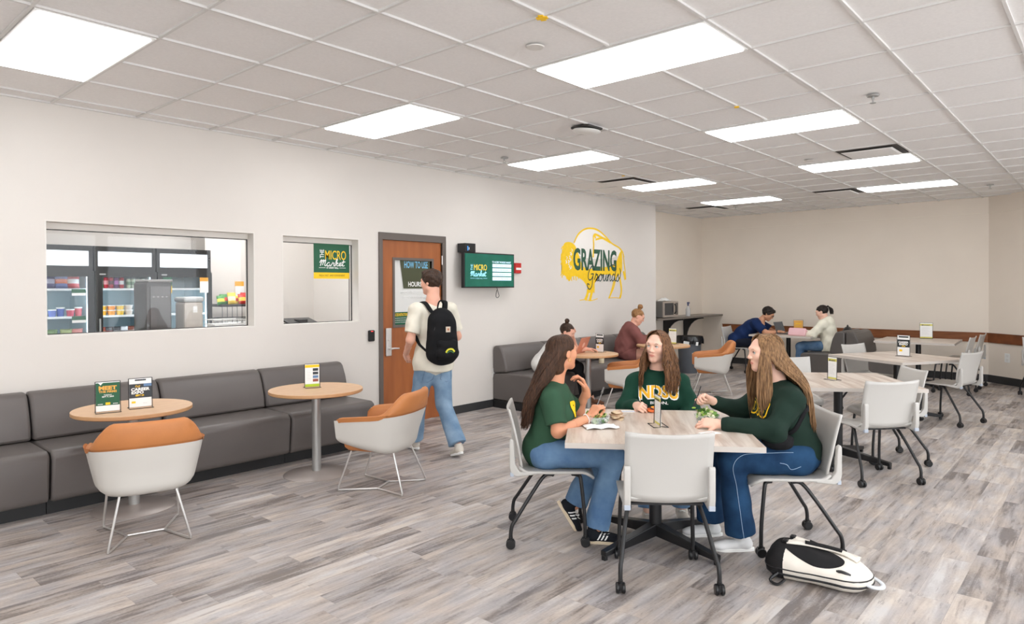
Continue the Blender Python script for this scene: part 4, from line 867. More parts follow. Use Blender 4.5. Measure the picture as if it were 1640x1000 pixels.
sign_holder(1.67, 5.20, toc(1.67, 5.2)+4, 'green MEET THE FIRMS poster, left one on the left round table', d_meet, .142, .20)
sign_holder(1.885, 5.215, toc(1.88, 5.2)+10, 'CAREER EXPO poster, right one on the left round table', d_career, .142, .20)
sign_holder(3.231, 5.147, toc(3.23, 5.15)+12, 'white and yellow menu sign on the round table near the door', d_menu, .12, .19)
sign_holder(3.71, 2.10, toc(3.65, 2.02)-73, 'clear sign stand at the middle of the table of the three women', d_info, .125, .175)
sign_holder(6.547, 1.93, toc(6.55, 1.93)-48, 'slim white and yellow sign on the second square table', d_info, .105, .195)
sign_holder(9.288, 1.93, toc(9.3, 1.93)-25, 'black and white CAREER EXPO sign on the third square table', d_bw, .14, .24)
sign_holder(12.62, 2.30, toc(12.8, 2.33), 'white and yellow sign on the farthest table against the oak rail', d_info, .17, .24)
sign_holder(7.42, 5.05, toc(7.5, 5.05)-40, 'black and white sign on the round table next to the open laptop', d_bw, .13, .23)
sign_holder(9.15, 4.93, toc(9.2, 4.9)-35, 'slim white and yellow sign on the round table of the woman in the maroon hoodie', d_info, .13, .22)
sign_holder(12.62, 4.30, toc(12.6, 4.3), 'solid yellow sign behind the pink bag on the far table', d_yellow, .15, .23)

# ================================================================ SMALL THINGS ON THE TABLES
def leafy(n, rad, hgt, cols, seed, size=.022):
    rnd = random.Random(seed); mb = MB()
    for q in range(n):
        a = rnd.uniform(0, 2*PI); r = rad*math.sqrt(rnd.random()); c = Vector((r*math.cos(a), r*math.sin(a), hgt*rnd.uniform(.2, 1)*(1-.4*r/rad)))
        M = Matrix.Translation(c) @ Euler((rnd.uniform(-1, 1), rnd.uniform(-1, 1), rnd.uniform(0, 6))).to_matrix().to_4x4(); s = size*rnd.uniform(.6, 1.2); mi = rnd.randrange(len(cols))
        vs = [M @ Vector((s*(i/4-.5)*2, s*.6*j*math.sin(PI*(.12+.76*i/4)), s*.3*math.sin(i*2.1+j)+.2*s*j*j)) for i in range(5) for j in (-1, 0, 1)]
        mb.add(vs, [(i*3+j, (i+1)*3+j, (i+1)*3+j+1, i*3+j+1) for i in range(4) for j in (0, 1)], mi)
    return mb
LG = [pal((150, 185, 80)), pal((110, 155, 60)), pal((190, 210, 130)), pal((80, 125, 50)), pal((225, 225, 190))]
def salad(x, y, label, seed, s=1):
    t = empty('salad_container', (x, y, .7205), R(seed*20), label, 'salad container', 'open salad containers')
    mb = MB(); mb.grid(25, 5, lambda u, v: ((.058+.017*v)*s*math.cos(2*PI*u), (.058+.017*v)*s*math.sin(2*PI*u), .001+.05*v)); mb.lathe([(0, .001), (.058*s, .001)], 24); mb.build('clear_tray', M_ACRYL, t, solid=.0012)
    o = leafy(130, .062*s, .085, LG, seed).build('salad_leaves', LG, t, angle=180, loc=(0, 0, .004)); o['kind'] = 'stuff'
    return t
salad(3.52, 2.42, 'open salad container in front of the woman in the green T-shirt', 3, 1.1)
salad(4.00, 1.92, 'open salad container held by the woman with the belt bag', 5, 1.05)
mb = MB(); rnd = random.Random(4)
for q in range(7):
    M = Matrix.Translation((rnd.uniform(-.045, .045), rnd.uniform(-.05, .05), .006+.006*q)) @ Euler((rnd.uniform(-.5, .5), rnd.uniform(-.5, .5), rnd.uniform(0, 6))).to_matrix().to_4x4()
    mb.add([M @ Vector((.042*math.cos(k*PI/3)*(1+.3*rnd.random()), .032*math.sin(k*PI/3), .007*math.sin(k*2.2))) for k in range(6)]+[M @ Vector((0, 0, .004))], [(k, (k+1) % 6, 6) for k in range(6)], q % 2)
tag(mb.build('torn_wrap', [pal((222, 196, 160)), pal((205, 170, 140))], None, loc=(3.74, 2.42, .7205), solid=.002), 'torn tan flatbread pieces beside the left salad container', 'flatbread', kind='stuff')
mb = MB(); mb.grid(10, 8, lambda u, v: (.20*(u-.5), .12*(v-.5), .004+.010*abs(math.sin(u*7+v*3))*abs(math.sin(v*4+1))), 0)
tag(mb.build('paper_napkin', M_PAPER, None, loc=(3.43, 2.33, .7215), rot=(0, 0, R(-40)), solid=.002), 'crumpled white napkin under the forearm of the woman in the green T-shirt', 'napkin')
mb = MB(); mb.box(-.05, .05, -.028, .028, 0, .003, 0); mb.box(-.05, .05, -.028, -.020, .003, .0035, 1); tag(mb.build('loyalty_card', [M_PAPER, pal((110, 140, 200))], None, loc=(3.995, 2.50, .7207), rot=(0, 0, R(-50)), smooth=False), 'white and blue card lying near the back edge of the front table', 'card')
mb = MB(); mb.box(-.055, .055, -.035, .035, 0, .002, 0); mb.box(-.03, .03, -.015, .015, .002, .0024, 1); tag(mb.build('paper_card', [M_PAPER, pal((235, 190, 180))], None, loc=(3.71, 1.765, .7207), rot=(0, 0, R(-20)), smooth=False), 'thin white card lying right of the front chair on the front table', 'card')
rnd = random.Random(9)
for q in range(5):
    mb = MB(); M = Euler((rnd.uniform(-.4, .4), rnd.uniform(-.4, .4), 0)).to_matrix().to_4x4(); mb.tube([M @ Vector((.02*math.cos(a), .02*math.sin(a), .009)) for a in [2*PI*k/10 for k in range(11)]], .009, 7)
    tag(mb.build('peach_ring', pal(((245, 160, 50), (240, 120, 60), (250, 195, 90))[q % 3]), None, loc=(4.10+.026*math.cos(q*2.3), 2.35+.024*math.sin(q*2.3), .7225+.006*(q % 2))), 'orange snack ring in the small pile before the woman facing the camera', 'snack', 'orange snack rings')
def laptop(x, y, z, face, label, lid, ang=105, w=.30):
    t = empty('laptop', (x, y, z), R(face+90), label, 'laptop')      # face: direction the screen looks towards
    mb = MB(); mb.box(-w/2, w/2, -.21, 0, 0, .016); mb.build('keyboard_base', lid, t, smooth=False, bevel=.004)
    mb = MB(); mb.box(-w/2+.02, w/2-.02, -.12, -.02, .016, .0175); mb.build('keys', M_BLKP, t, smooth=False)
    mb = MB(); M = TR((0, 0, .014)) @ Matrix.Rotation(-R(ang-90), 4, 'X'); mb.box(-w/2, w/2, -.004, .004, 0, .205, 0, M); ld = mb.build('lid', lid, t, smooth=False, bevel=.003)
    mb = MB(); mb.box(-w/2+.01, w/2-.01, -.0055, -.004, .01, .195, 0, M); mb.build('display', mat('laptop_display', (60, 66, 74), .2, emit=.2), ld, smooth=False)
    return t, M
M_ROSE = mat('rose_gold', (212, 138, 112), .35, metal=.3)
lt, LM = laptop(7.16, 5.17, .7205, 105, 'open rose gold laptop with a sticker on its lid', M_ROSE, 112, .31)
lt.rotation_euler = (0, 0, R(104+90))
mb = MB(); mb.lathe([(0, .0048), (.035, .0048), (.035, .0044)], 20, M=LM @ TR((0, 0, .1)) @ Matrix.Rotation(-PI/2, 4, 'X')); mb.build('sticker', pal((235, 190, 175)), lt, smooth=False)
laptop(12.38, 4.52, .7205, -95, 'dark grey laptop open on the far table facing the woman in the white hoodie', mat('laptop_grey', (92, 92, 96), .4, metal=.3), 108, .34)
t = empty('pencil_pouch', (12.05, 4.12, .7205), R(80), 'pale pink pouch lying on the far table', 'pouch')
mb = MB(); mb.prism([(-.05, 0), (.05, 0), (.055, .03), (.02, .125), (-.02, .125), (-.055, .03)], -.15, .15, 'x'); mb.build('pouch_body', mat('pink_fabric', (240, 195, 200), .6), t, bevel=.012)
mb = MB(); mb.tube([(-.14, 0, .127), (.14, 0, .127)], .005, 6); mb.build('zipper', mat('pink_zip', (225, 170, 178), .5), t)
mb = MB(); mb.tube(curve_pts([(-.14, 0, .12), (-.17, -.01, .08), (-.165, -.02, .03), (-.15, -.03, .01)], 4), .005, 6); mb.build('wrist_strap', mat('pink_fabric', (240, 195, 200), .6), t)
# bottle on the sofa
t = empty('drink_bottle', (8.3, 5.62, .462), 0, 'beige bottle standing on the sofa seat behind the round table', 'bottle')
mb = MB(); mb.lathe([(0, 0), (.038, 0), (.04, .01), (.04, .15), (.03, .175)], 20); mb.build('bottle_body', mat('beige_bottle', (222, 208, 178), .4), t)
mb = MB(); mb.lathe([(.03, .172), (.03, .205), (0, .207)], 18); mb.build('bottle_cap', M_WHT, t)
# black bag hanging behind the white hoodie woman
t = empty('black_backpack', (12.35, 3.20, .46), R(10), 'black bag slumped on the booth behind the woman in the white hoodie', 'bag')
t.location = (12.35, 3.40, .76)
mb = MB(); mb.ball((0, 0, .03), (.17, .08, .10), 16); mb.build('bag_body', M_BLKP, t)
mb = MB(); mb.tube(curve_pts([(-.1, 0, .08), (-.06, 0, .145), (.04, 0, .14), (.08, 0, .08)], 5), .010, 6); mb.build('bag_handle', M_BLKP, t)
# ================================================================ PEOPLE
V = Vector
class SDF:
    """smooth union of simple volumes, meshed by surface nets"""
    def __init__(s): s.p = []
    def cap(s, a, b, ra, rb=None, k=.02, cut=None, flat=None, op='u', mi=0):
        s.p.append(('c', np.array(a, float), np.array(b, float), ra, ra if rb is None else rb, k, cut, op, flat)); return s
    def ell(s, c, r, M=None, k=.02, cut=None, op='u'):
        s.p.append(('e', np.array(c, float), np.array(r if isinstance(r, (tuple, list)) else (r, r, r), float), None if M is None else np.array(M.to_3x3().transposed()), None, k, cut, op, None)); return s
    def chain(s, pts, rs, k=.02, **kw):
        for i in range(len(pts)-1): s.cap(pts[i], pts[i+1], rs[i], rs[i+1], k, **kw)
        return s
    def mesh(s, h, noise=None, pad=.03):
        lo = np.min([np.minimum(p[1], p[2])-max(p[3], p[4]) if p[0] == 'c' else p[1]-p[2].max() for p in s.p if p[7] == 'u'], 0)-pad
        hi = np.max([np.maximum(p[1], p[2])+max(p[3], p[4]) if p[0] == 'c' else p[1]+p[2].max() for p in s.p if p[7] == 'u'], 0)+pad
        n = np.ceil((hi-lo)/h).astype(int)+1
        F = np.full(n, 1.0, np.float32); ax = [lo[i]+h*np.arange(n[i]) for i in range(3)]
        for (ty, A, B_, C_, D_, k, cut, op, flat) in s.p:
            m = k+3*h+.012
            if ty == 'c': l = np.minimum(A, B_)-max(C_, D_)-m; u = np.maximum(A, B_)+max(C_, D_)+m
            else: l = A-B_.max()-m; u = A+B_.max()+m
            i0 = np.clip(((l-lo)/h).astype(int), 0, n-1); i1 = np.clip(((u-lo)/h).astype(int)+2, 1, n)
            X, Y, Z = np.meshgrid(ax[0][i0[0]:i1[0]], ax[1][i0[1]:i1[1]], ax[2][i0[2]:i1[2]], indexing='ij')
            if X.size == 0: continue
            if ty == 'c':
                ab = B_-A; L2 = max(ab @ ab, 1e-9); px, py, pz = X-A[0], Y-A[1], Z-A[2]
                t = np.clip((px*ab[0]+py*ab[1]+pz*ab[2])/L2, 0, 1)
                d = np.sqrt((px-t*ab[0])**2+(py-t*ab[1])**2+(pz-t*ab[2])**2)-(C_+(D_-C_)*t)
            else:
                px, py, pz = X-A[0], Y-A[1], Z-A[2]
                if C_ is not None: px, py, pz = (C_[0, 0]*px+C_[0, 1]*py+C_[0, 2]*pz, C_[1, 0]*px+C_[1, 1]*py+C_[1, 2]*pz, C_[2, 0]*px+C_[2, 1]*py+C_[2, 2]*pz)
                k0 = np.sqrt((px/B_[0])**2+(py/B_[1])**2+(pz/B_[2])**2); k1 = np.sqrt((px/B_[0]**2)**2+(py/B_[1]**2)**2+(pz/B_[2]**2)**2)+1e-9
                d = k0*(k0-1)/k1
            if cut is not None:
                for (cp, cn) in (cut if isinstance(cut, list) else [cut]):
                    cn = np.array(cn, float); cn /= np.linalg.norm(cn); d = np.maximum(d, (X-cp[0])*cn[0]+(Y-cp[1])*cn[1]+(Z-cp[2])*cn[2])
            G = F[i0[0]:i1[0], i0[1]:i1[1], i0[2]:i1[2]]
            if op == 'u': hh = np.maximum(k-np.abs(G-d), 0)/k; G[...] = np.minimum(G, d)-hh*hh*k/4
            elif op == 's': d = -d; hh = np.maximum(k-np.abs(G-d), 0)/k; G[...] = np.maximum(G, d)+hh*hh*k/4
            elif op == 'i': G[...] = np.maximum(G, d)
        if noise is not None:
            X, Y, Z = np.meshgrid(*ax, indexing='ij'); F = F+noise(X, Y, Z)*(np.abs(F) < .05)
        F[0], F[-1], F[:, 0], F[:, -1], F[:, :, 0], F[:, :, -1] = 1, 1, 1, 1, 1, 1
        ins = F < 0; c = ins[:-1, :-1, :-1].astype(np.int8); S_ = c*0; P = np.zeros(c.shape+(3,), np.float32); W_ = np.zeros(c.shape, np.float32)
        offs = [(i, j, k) for i in (0, 1) for j in (0, 1) for k in (0, 1)]
        for a in offs:
            for dd in range(3):
                if a[dd]: continue
                b = list(a); b[dd] = 1
                sa = tuple(slice(a[q], a[q]+c.shape[q]) for q in range(3)); sb = tuple(slice(b[q], b[q]+c.shape[q]) for q in range(3))
                fa, fb = F[sa], F[sb]; x = (fa < 0) != (fb < 0)
                t = np.where(x, fa/np.where(x, fa-fb, 1), 0); W_ += x
                for q in range(3): P[..., q] += np.where(x, a[q]+(t if q == dd else 0), 0)
        act = W_ > 0; idx = np.full(c.shape, -1, np.int64); idx[act] = np.arange(act.sum())
        ii = np.argwhere(act); vs = (ii+P[act]/W_[act][:, None])*h+lo
        fs = []
        for dd in range(3):
            e1, e2 = [(1, 2), (2, 0), (0, 1)][dd]
            sl = [slice(1, -1)]*3; sl[dd] = slice(0, -1)
            fa = ins[tuple(sl)]; s2 = list(sl); s2[dd] = slice(1, None); fb = ins[tuple(s2)]
            for flip, x in ((0, fa & ~fb), (1, ~fa & fb)):
                q = np.argwhere(x)
                if not len(q): continue
                q = q+np.array([0 if z == dd else 1 for z in range(3)])
                o1 = np.zeros(3, int); o1[e1] = 1; o2 = np.zeros(3, int); o2[e2] = 1
                g = lambda r: idx[r[:, 0], r[:, 1], r[:, 2]]
                f = np.stack([g(q-o1-o2), g(q-o2), g(q), g(q-o1)], 1)
                fs.append(f[:, ::-1] if flip else f)
        fs = np.concatenate(fs) if fs else np.zeros((0, 4), int); fs = fs[(fs >= 0).all(1)]
        # one light smoothing pass
        nb = np.zeros_like(vs); ct = np.zeros(len(vs))
        for a in range(4):
            np.add.at(nb, fs[:, a], vs[fs[:, (a+1) % 4]]); np.add.at(ct, fs[:, a], 1)
        vs = np.where(ct[:, None] > 0, vs*.5+.5*nb/np.maximum(ct, 1)[:, None], vs)
        return vs, fs
def npmesh(parts, name='m'):
    """join (verts, faces, material index array or int) parts into one mesh"""
    V_ = []; F_ = []; MI = []; n = 0
    for p in parts:
        v, f = p[0], p[1]; V_.append(np.asarray(v, np.float32)); F_.append(np.asarray(f)+n); n += len(v)
        mi = p[2] if len(p) > 2 else 0; MI.append(np.full(len(f), mi, int) if np.isscalar(mi) else np.asarray(mi, int))
    Vv = np.concatenate(V_); Ff = np.concatenate(F_).astype(np.int32); Mi = np.concatenate(MI)
    me = bpy.data.meshes.new(name); me.vertices.add(len(Vv)); me.vertices.foreach_set('co', Vv.ravel())
    me.loops.add(Ff.size); me.loops.foreach_set('vertex_index', Ff.ravel()); me.polygons.add(len(Ff)); me.polygons.foreach_set('loop_start', np.arange(0, Ff.size, 4, dtype=np.int32))
    me.polygons.foreach_set('material_index', Mi.astype(np.int32)); me.update(calc_edges=True); me.validate(); return me

def skin_mat(name, rgb): return mat(name, rgb, .48, spec=.35, var=.05, vscale=14, sss=.12)
SK1 = skin_mat('skin_tan', (214, 150, 116)); SK2 = skin_mat('skin_fair', (235, 190, 168)); SK3 = skin_mat('skin_rosy', (232, 176, 152)); SK4 = skin_mat('skin_olive', (206, 152, 120))
M_LIP = mat('lips', (210, 134, 120), .4); M_LIPD = mat('lips_rose', (180, 96, 88), .4)
M_EYEW = mat('eye_white', (236, 232, 228), .2); M_IRISB = mat('iris_blue', (70, 92, 100), .2); M_IRISN = mat('iris_brown', (60, 40, 28), .2); M_PUP = mat('pupil', (8, 8, 8), .1)
def hair_mat(name, a, b_, sz=(70, 70, 5)):
    m = bpy.data.materials.new(name); m.use_nodes = True; n = m.node_tree.nodes; l = m.node_tree.links; b = n['Principled BSDF']; b.inputs['Roughness'].default_value = .5; b.inputs['Specular IOR Level'].default_value = .22
    tc = n.new('ShaderNodeTexCoord'); mp = n.new('ShaderNodeMapping'); mp.inputs['Scale'].default_value = sz; no = n.new('ShaderNodeTexNoise'); no.inputs['Scale'].default_value = 2; no.inputs['Detail'].default_value = 5
    cr = n.new('ShaderNodeValToRGB'); cr.color_ramp.elements[0].position = .35; cr.color_ramp.elements[1].position = .66; cr.color_ramp.elements[0].color = lin(a)+(1,); cr.color_ramp.elements[1].color = lin(b_)+(1,)
    l.new(tc.outputs['Object'], mp.inputs[0]); l.new(mp.outputs[0], no.inputs['Vector']); l.new(no.outputs['Fac'], cr.inputs[0]); l.new(cr.outputs[0], b.inputs['Base Color'])
    bp = n.new('ShaderNodeBump'); bp.inputs['Strength'].default_value = .35; bp.inputs['Distance'].default_value = .003; l.new(no.outputs['Fac'], bp.inputs['Height']); l.new(bp.outputs[0], b.inputs['Normal'])
    return m
HR_DK = hair_mat('hair_dark_brown', (46, 31, 23), (84, 58, 42)); HR_AU = hair_mat('hair_auburn', (70, 48, 34), (134, 94, 62)); HR_LB = hair_mat('hair_light_brown', (92, 66, 44), (156, 120, 84)); HR_BR = hair_mat('hair_brown', (44, 33, 27), (76, 56, 44)); HR_BK = hair_mat('hair_black', (22, 18, 17), (52, 44, 40)); HR_GI = hair_mat('hair_ginger', (120, 84, 52), (172, 128, 84))
def cloth(name, rgb, bump=.12, **k): return mat(name, rgb, .85, spec=.2, var=k.pop('var', .08), vscale=k.pop('vscale', 9), bump=bump, bscale=320, **k)
M_TSG = cloth('green_tee', (50, 80, 60)); M_HOODG = cloth('green_hoodie', (24, 62, 48)); M_SWG = cloth('dark_green_sweatshirt', (28, 46, 38)); M_OAT = cloth('oatmeal_tee', (228, 222, 206)); M_CARD = cloth('white_cardigan', (235, 233, 228)); M_MAR = cloth('maroon_hoodie', (130, 82, 78)); M_NAVY = cloth('navy_polo', (26, 46, 88)); M_CREAM = cloth('cream_hoodie', (238, 234, 216)); M_BLKC = cloth('black_cloth', (26, 26, 28)); M_NPANT = cloth('navy_trousers', (28, 32, 46))
def denim(name, a, b_): return mat(name, b_, .85, spec=.2, var=.2, vscale=7, dark=a, bump=.15, bscale=420, detail=6)
M_DL = denim('light_denim', (104, 134, 164), (146, 172, 196)); M_DM = denim('mid_denim', (78, 108, 144), (116, 148, 180)); M_DD = denim('dark_denim', (20, 46, 76), (38, 72, 106))

def Rm(yaw=0, pitch=0, roll=0): return Matrix.Rotation(R(yaw), 3, 'Z') @ Matrix.Rotation(R(pitch), 3, 'X') @ Matrix.Rotation(R(roll), 3, 'Y')
def head_sdf(s, c, Rr, sc=1, male=False, jaw=1):
    def q(x, y, z): return V(c)+(Rr @ V((x, y, z)))*sc
    def E(p, r, **k): s.ell(q(*p), tuple(a*sc for a in r), Rr, **k)
    E((0, -.012, .022), (.072, .090, .078), k=.02)
    E((0, .022, .002), (.064, .068, .080), k=.03)
    E((0, .030, -.042), (.056*jaw, .054, .062), k=.03)
    E((0, .062, -.094), (.022, .020, .018), k=.03)
    for sx in (-1, 1):
        s.cap(q(sx*.050*jaw, .0, -.062), q(sx*.014, .064, -.094), .014*sc, .012*sc, k=.03)
        E((sx*.040, .058, -.022), (.022, .022, .020), k=.025)
        s.cap(q(sx*.014, .087, .023), q(sx*.044, .072, .020), .009*sc, .008*sc, k=.02)
        E((sx*.031, .098, .001), (.016, .016, .0105), k=.012, op='s')
        E((sx*.0735, -.008, -.006), (.008, .017, .029), k=.008)
    s.cap(q(0, .087, .008), q(0, .1045, -.029), .0070*sc, .0092*sc, k=.014)
    for sx in (-1, 1): E((sx*.0105, .094, -.033), (.0068, .009, .0062), k=.008)
    E((0, .0755, -.062), (.027, .016, .017), k=.012)
    s.cap(q(-.018, .0865, -.0590), q(0, .0920, -.0570), .0030*sc, .0042*sc, k=.004); s.cap(q(.018, .0865, -.0590), q(0, .0920, -.0570), .0030*sc, .0042*sc, k=.004)
    s.cap(q(-.012, .0865, -.0665), q(.012, .0865, -.0665), .0044*sc, k=.003)
    s.ell(q(0, .0885, -.0665), (.012*sc, .0062*sc, .0050*sc), Rr, k=.003)
def face_parts(root, c, Rr, sc, iris, brow, look=0, female=True):
    def q(x, y, z): return V(c)+(Rr @ V((x, y, z)))*sc
    M4 = Rr.to_4x4()
    for sx in (-1, 1):
        mb = MB(); ec = q(sx*.031, .0745, .001); mb.ball(ec, .0128*sc, 14)
        gd = (Rr @ (Matrix.Rotation(R(look), 3, 'Z') @ V((0, 1, 0)))).normalized()
        for (off, r, mi) in ((.0112, .0060, 1), (.0118, .0030, 2)):
            a = gd.orthogonal().normalized(); b = gd.cross(a)
            pts = [ec+gd*(off+.0010)*sc]+[ec+(gd*off+(a*math.cos(t)+b*math.sin(t))*r)*sc for t in [2*PI*k/12 for k in range(12)]]
            mb.add(pts, [(0, 1+k, 1+(k+1) % 12) for k in range(12)], mi)
        mb.build('eye', [M_EYEW, iris, M_PUP], root)
        mb = MB(); mb.tube([q(sx*.0185, .0855, .0015), q(sx*.025, .0885, .0068), q(sx*.034, .0875, .0072), q(sx*.0435, .0815, .0015)], [.0010*sc, .0019*sc, .0021*sc, .0012*sc], 5); mb.build('eyelashes', M_PUP if female else brow, root)
        mb = MB(); mb.tube([q(sx*.0165, .0945, .0205), q(sx*.030, .0925, .0255), q(sx*.0465, .0805, .0215)], [.0026*sc, .0030*sc, .0010*sc], 5, flat=.6); mb.build('eyebrow', brow, root)
def lips_index(v, f, c, Rr, sc):
    ce = v[f].mean(1); L_ = (ce-np.array(c)) @ np.array(Rr)/sc
    return ((np.abs(L_[:, 2]+.0628) < .0088*(1-np.minimum(1, np.abs(L_[:, 0])/.0235)**2)) & (L_[:, 1] > .075)).astype(int)
    return ((np.abs(L_[:, 0]) < .0215) & (L_[:, 2] < -.0535) & (L_[:, 2] > -.0735) & (L_[:, 1] > .0855-.0002*0+.004*(np.abs(L_[:, 0])/.0195)**2*-1) & (np.abs(L_[:, 2]+.0625) < .0105*(1.15-(np.abs(L_[:, 0])/.0195)**2*.8))).astype(int)

def hand_sdf(s, w, d, n, side, curl=(.5, .5, .5, .5), thumb=.5, sc=1, spread=.10, cap_r=.024):
    """w wrist, d direction of the palm, n palm normal (the side fingers curl to), side +1: thumb towards d x n"""
    d = V(d).normalized(); n = V(n); n = (n-d*n.dot(d)).normalized(); t = d.cross(n)*side; w = V(w)
    s.cap(w-d*.03, w+d*.012, .0235*sc, .023*sc, k=.015, flat=None)
    base = []
    for i, (o, L_) in enumerate(((.027, .082), (.009, .086), (-.009, .082), (-.025, .074))):
        b = w+(d*L_+t*o)*sc; base.append(b); s.cap(w+(d*.012+t*o*.55)*sc, b, .0135*sc, .0105*sc, k=.014)
    s.ell(w+(d*.035+t*.022+n*.008)*sc, (.018*sc, .018*sc, .018*sc), k=.018)
    for i, (L_, r) in enumerate(((.041, .0088), (.045, .009), (.041, .0086), (.032, .0078))):
        a = curl[i]; dir_ = (d+t*spread*(1.5-i)*.6).normalized(); p = base[i]; an = 0
        for j, (fl, rr) in enumerate(((1, 1), (.66, .92), (.52, .82))):
            an += a*(.9, 1.25, .8)[j]; dd = dir_*math.cos(an)+n*math.sin(an); p2 = p+dd*L_*fl*sc
            s.cap(p, p2, r*rr*sc, r*rr*.93*sc, k=.004); p = p2
    p = w+(d*.025+t*.026+n*.006)*sc; a = thumb
    d1 = (d*.62+t*.75+n*.35*a).normalized(); p2 = p+d1*.038*sc; d2 = (d*.85+t*(.35-.9*a)+n*(.5*a+.1)).normalized(); p3 = p2+d2*.032*sc; p4 = p3+(d2*.9-t*.25*a+n*.3*a).normalized()*.025*sc
    s.cap(p, p2, .0135*sc, .0105*sc, k=.012); s.cap(p2, p3, .0102*sc, .0095*sc, k=.005); s.cap(p3, p4, .0093*sc, .0078*sc, k=.005)
    return w+(d*.085+n*.03)*sc

def folds(amp, fr=26, seed=0):
    ph = np.random.RandomState(seed).uniform(0, 6, 6)
    def f(X, Y, Z):
        a = np.sin(X*fr*.7+Z*fr*1.1+ph[0]+1.7*np.sin(Y*fr*.5+ph[1]))*np.sin(Y*fr*.8-Z*fr*.6+ph[2]+1.3*np.sin(X*fr*.6+ph[3]))
        b = np.sin((X+Y)*fr*1.6+ph[4])*np.sin(Z*fr*2.1+ph[5]+Y*fr)
        return (amp*(a+.4*b)).astype(np.float32)
    return f
def torso(s, J, g=0, w=.16, dpt=.115, bust=0, k=.05, belly=0):
    P, C, N, S1, S2 = [V(J[x]) for x in ('P', 'C', 'N', 'SL', 'SR')]
    ax = (C-P).normalized(); xd = (S2-S1).normalized(); yd = ax.cross(xd).normalized()*1; yd = -yd if yd.y < 0 and abs(yd.y) > .3 else yd
    Mx = Matrix((xd, xd.cross(ax)*-1, ax)).transposed(); yd = Mx @ V((0, 1, 0))
    m = (P+C)/2
    s.ell(P, (w*1.02+g, dpt*1.08+g, .12+g), Mx, k=k)
    s.ell(m, (w*.90+g+belly*.5, dpt*.95+g+belly, .16+g), Mx, k=k)
    s.ell(C, (w*.98+g, dpt+g, .15+g), Mx, k=k)
    s.ell(C*.45+N*.55, (w*.86+g, dpt*.78+g, .08+g), Mx, k=k)
    for S_ in (S1, S2): s.cap((N*.75+C*.25), S_, .055+g, .052+g, k=k)
    if bust:
        for q in (-1, 1): s.ell(C+xd*q*.07+yd*(dpt*.72)-ax*.02, (.062+g, bust+g, .065+g), Mx, k=.04)
    return Mx
def limb(s, pts, rs, k=.03, **kw): s.chain([V(p) for p in pts], rs, k, **kw)
def lerp(a, b, t): return V(a)*(1-t)+V(b)*t

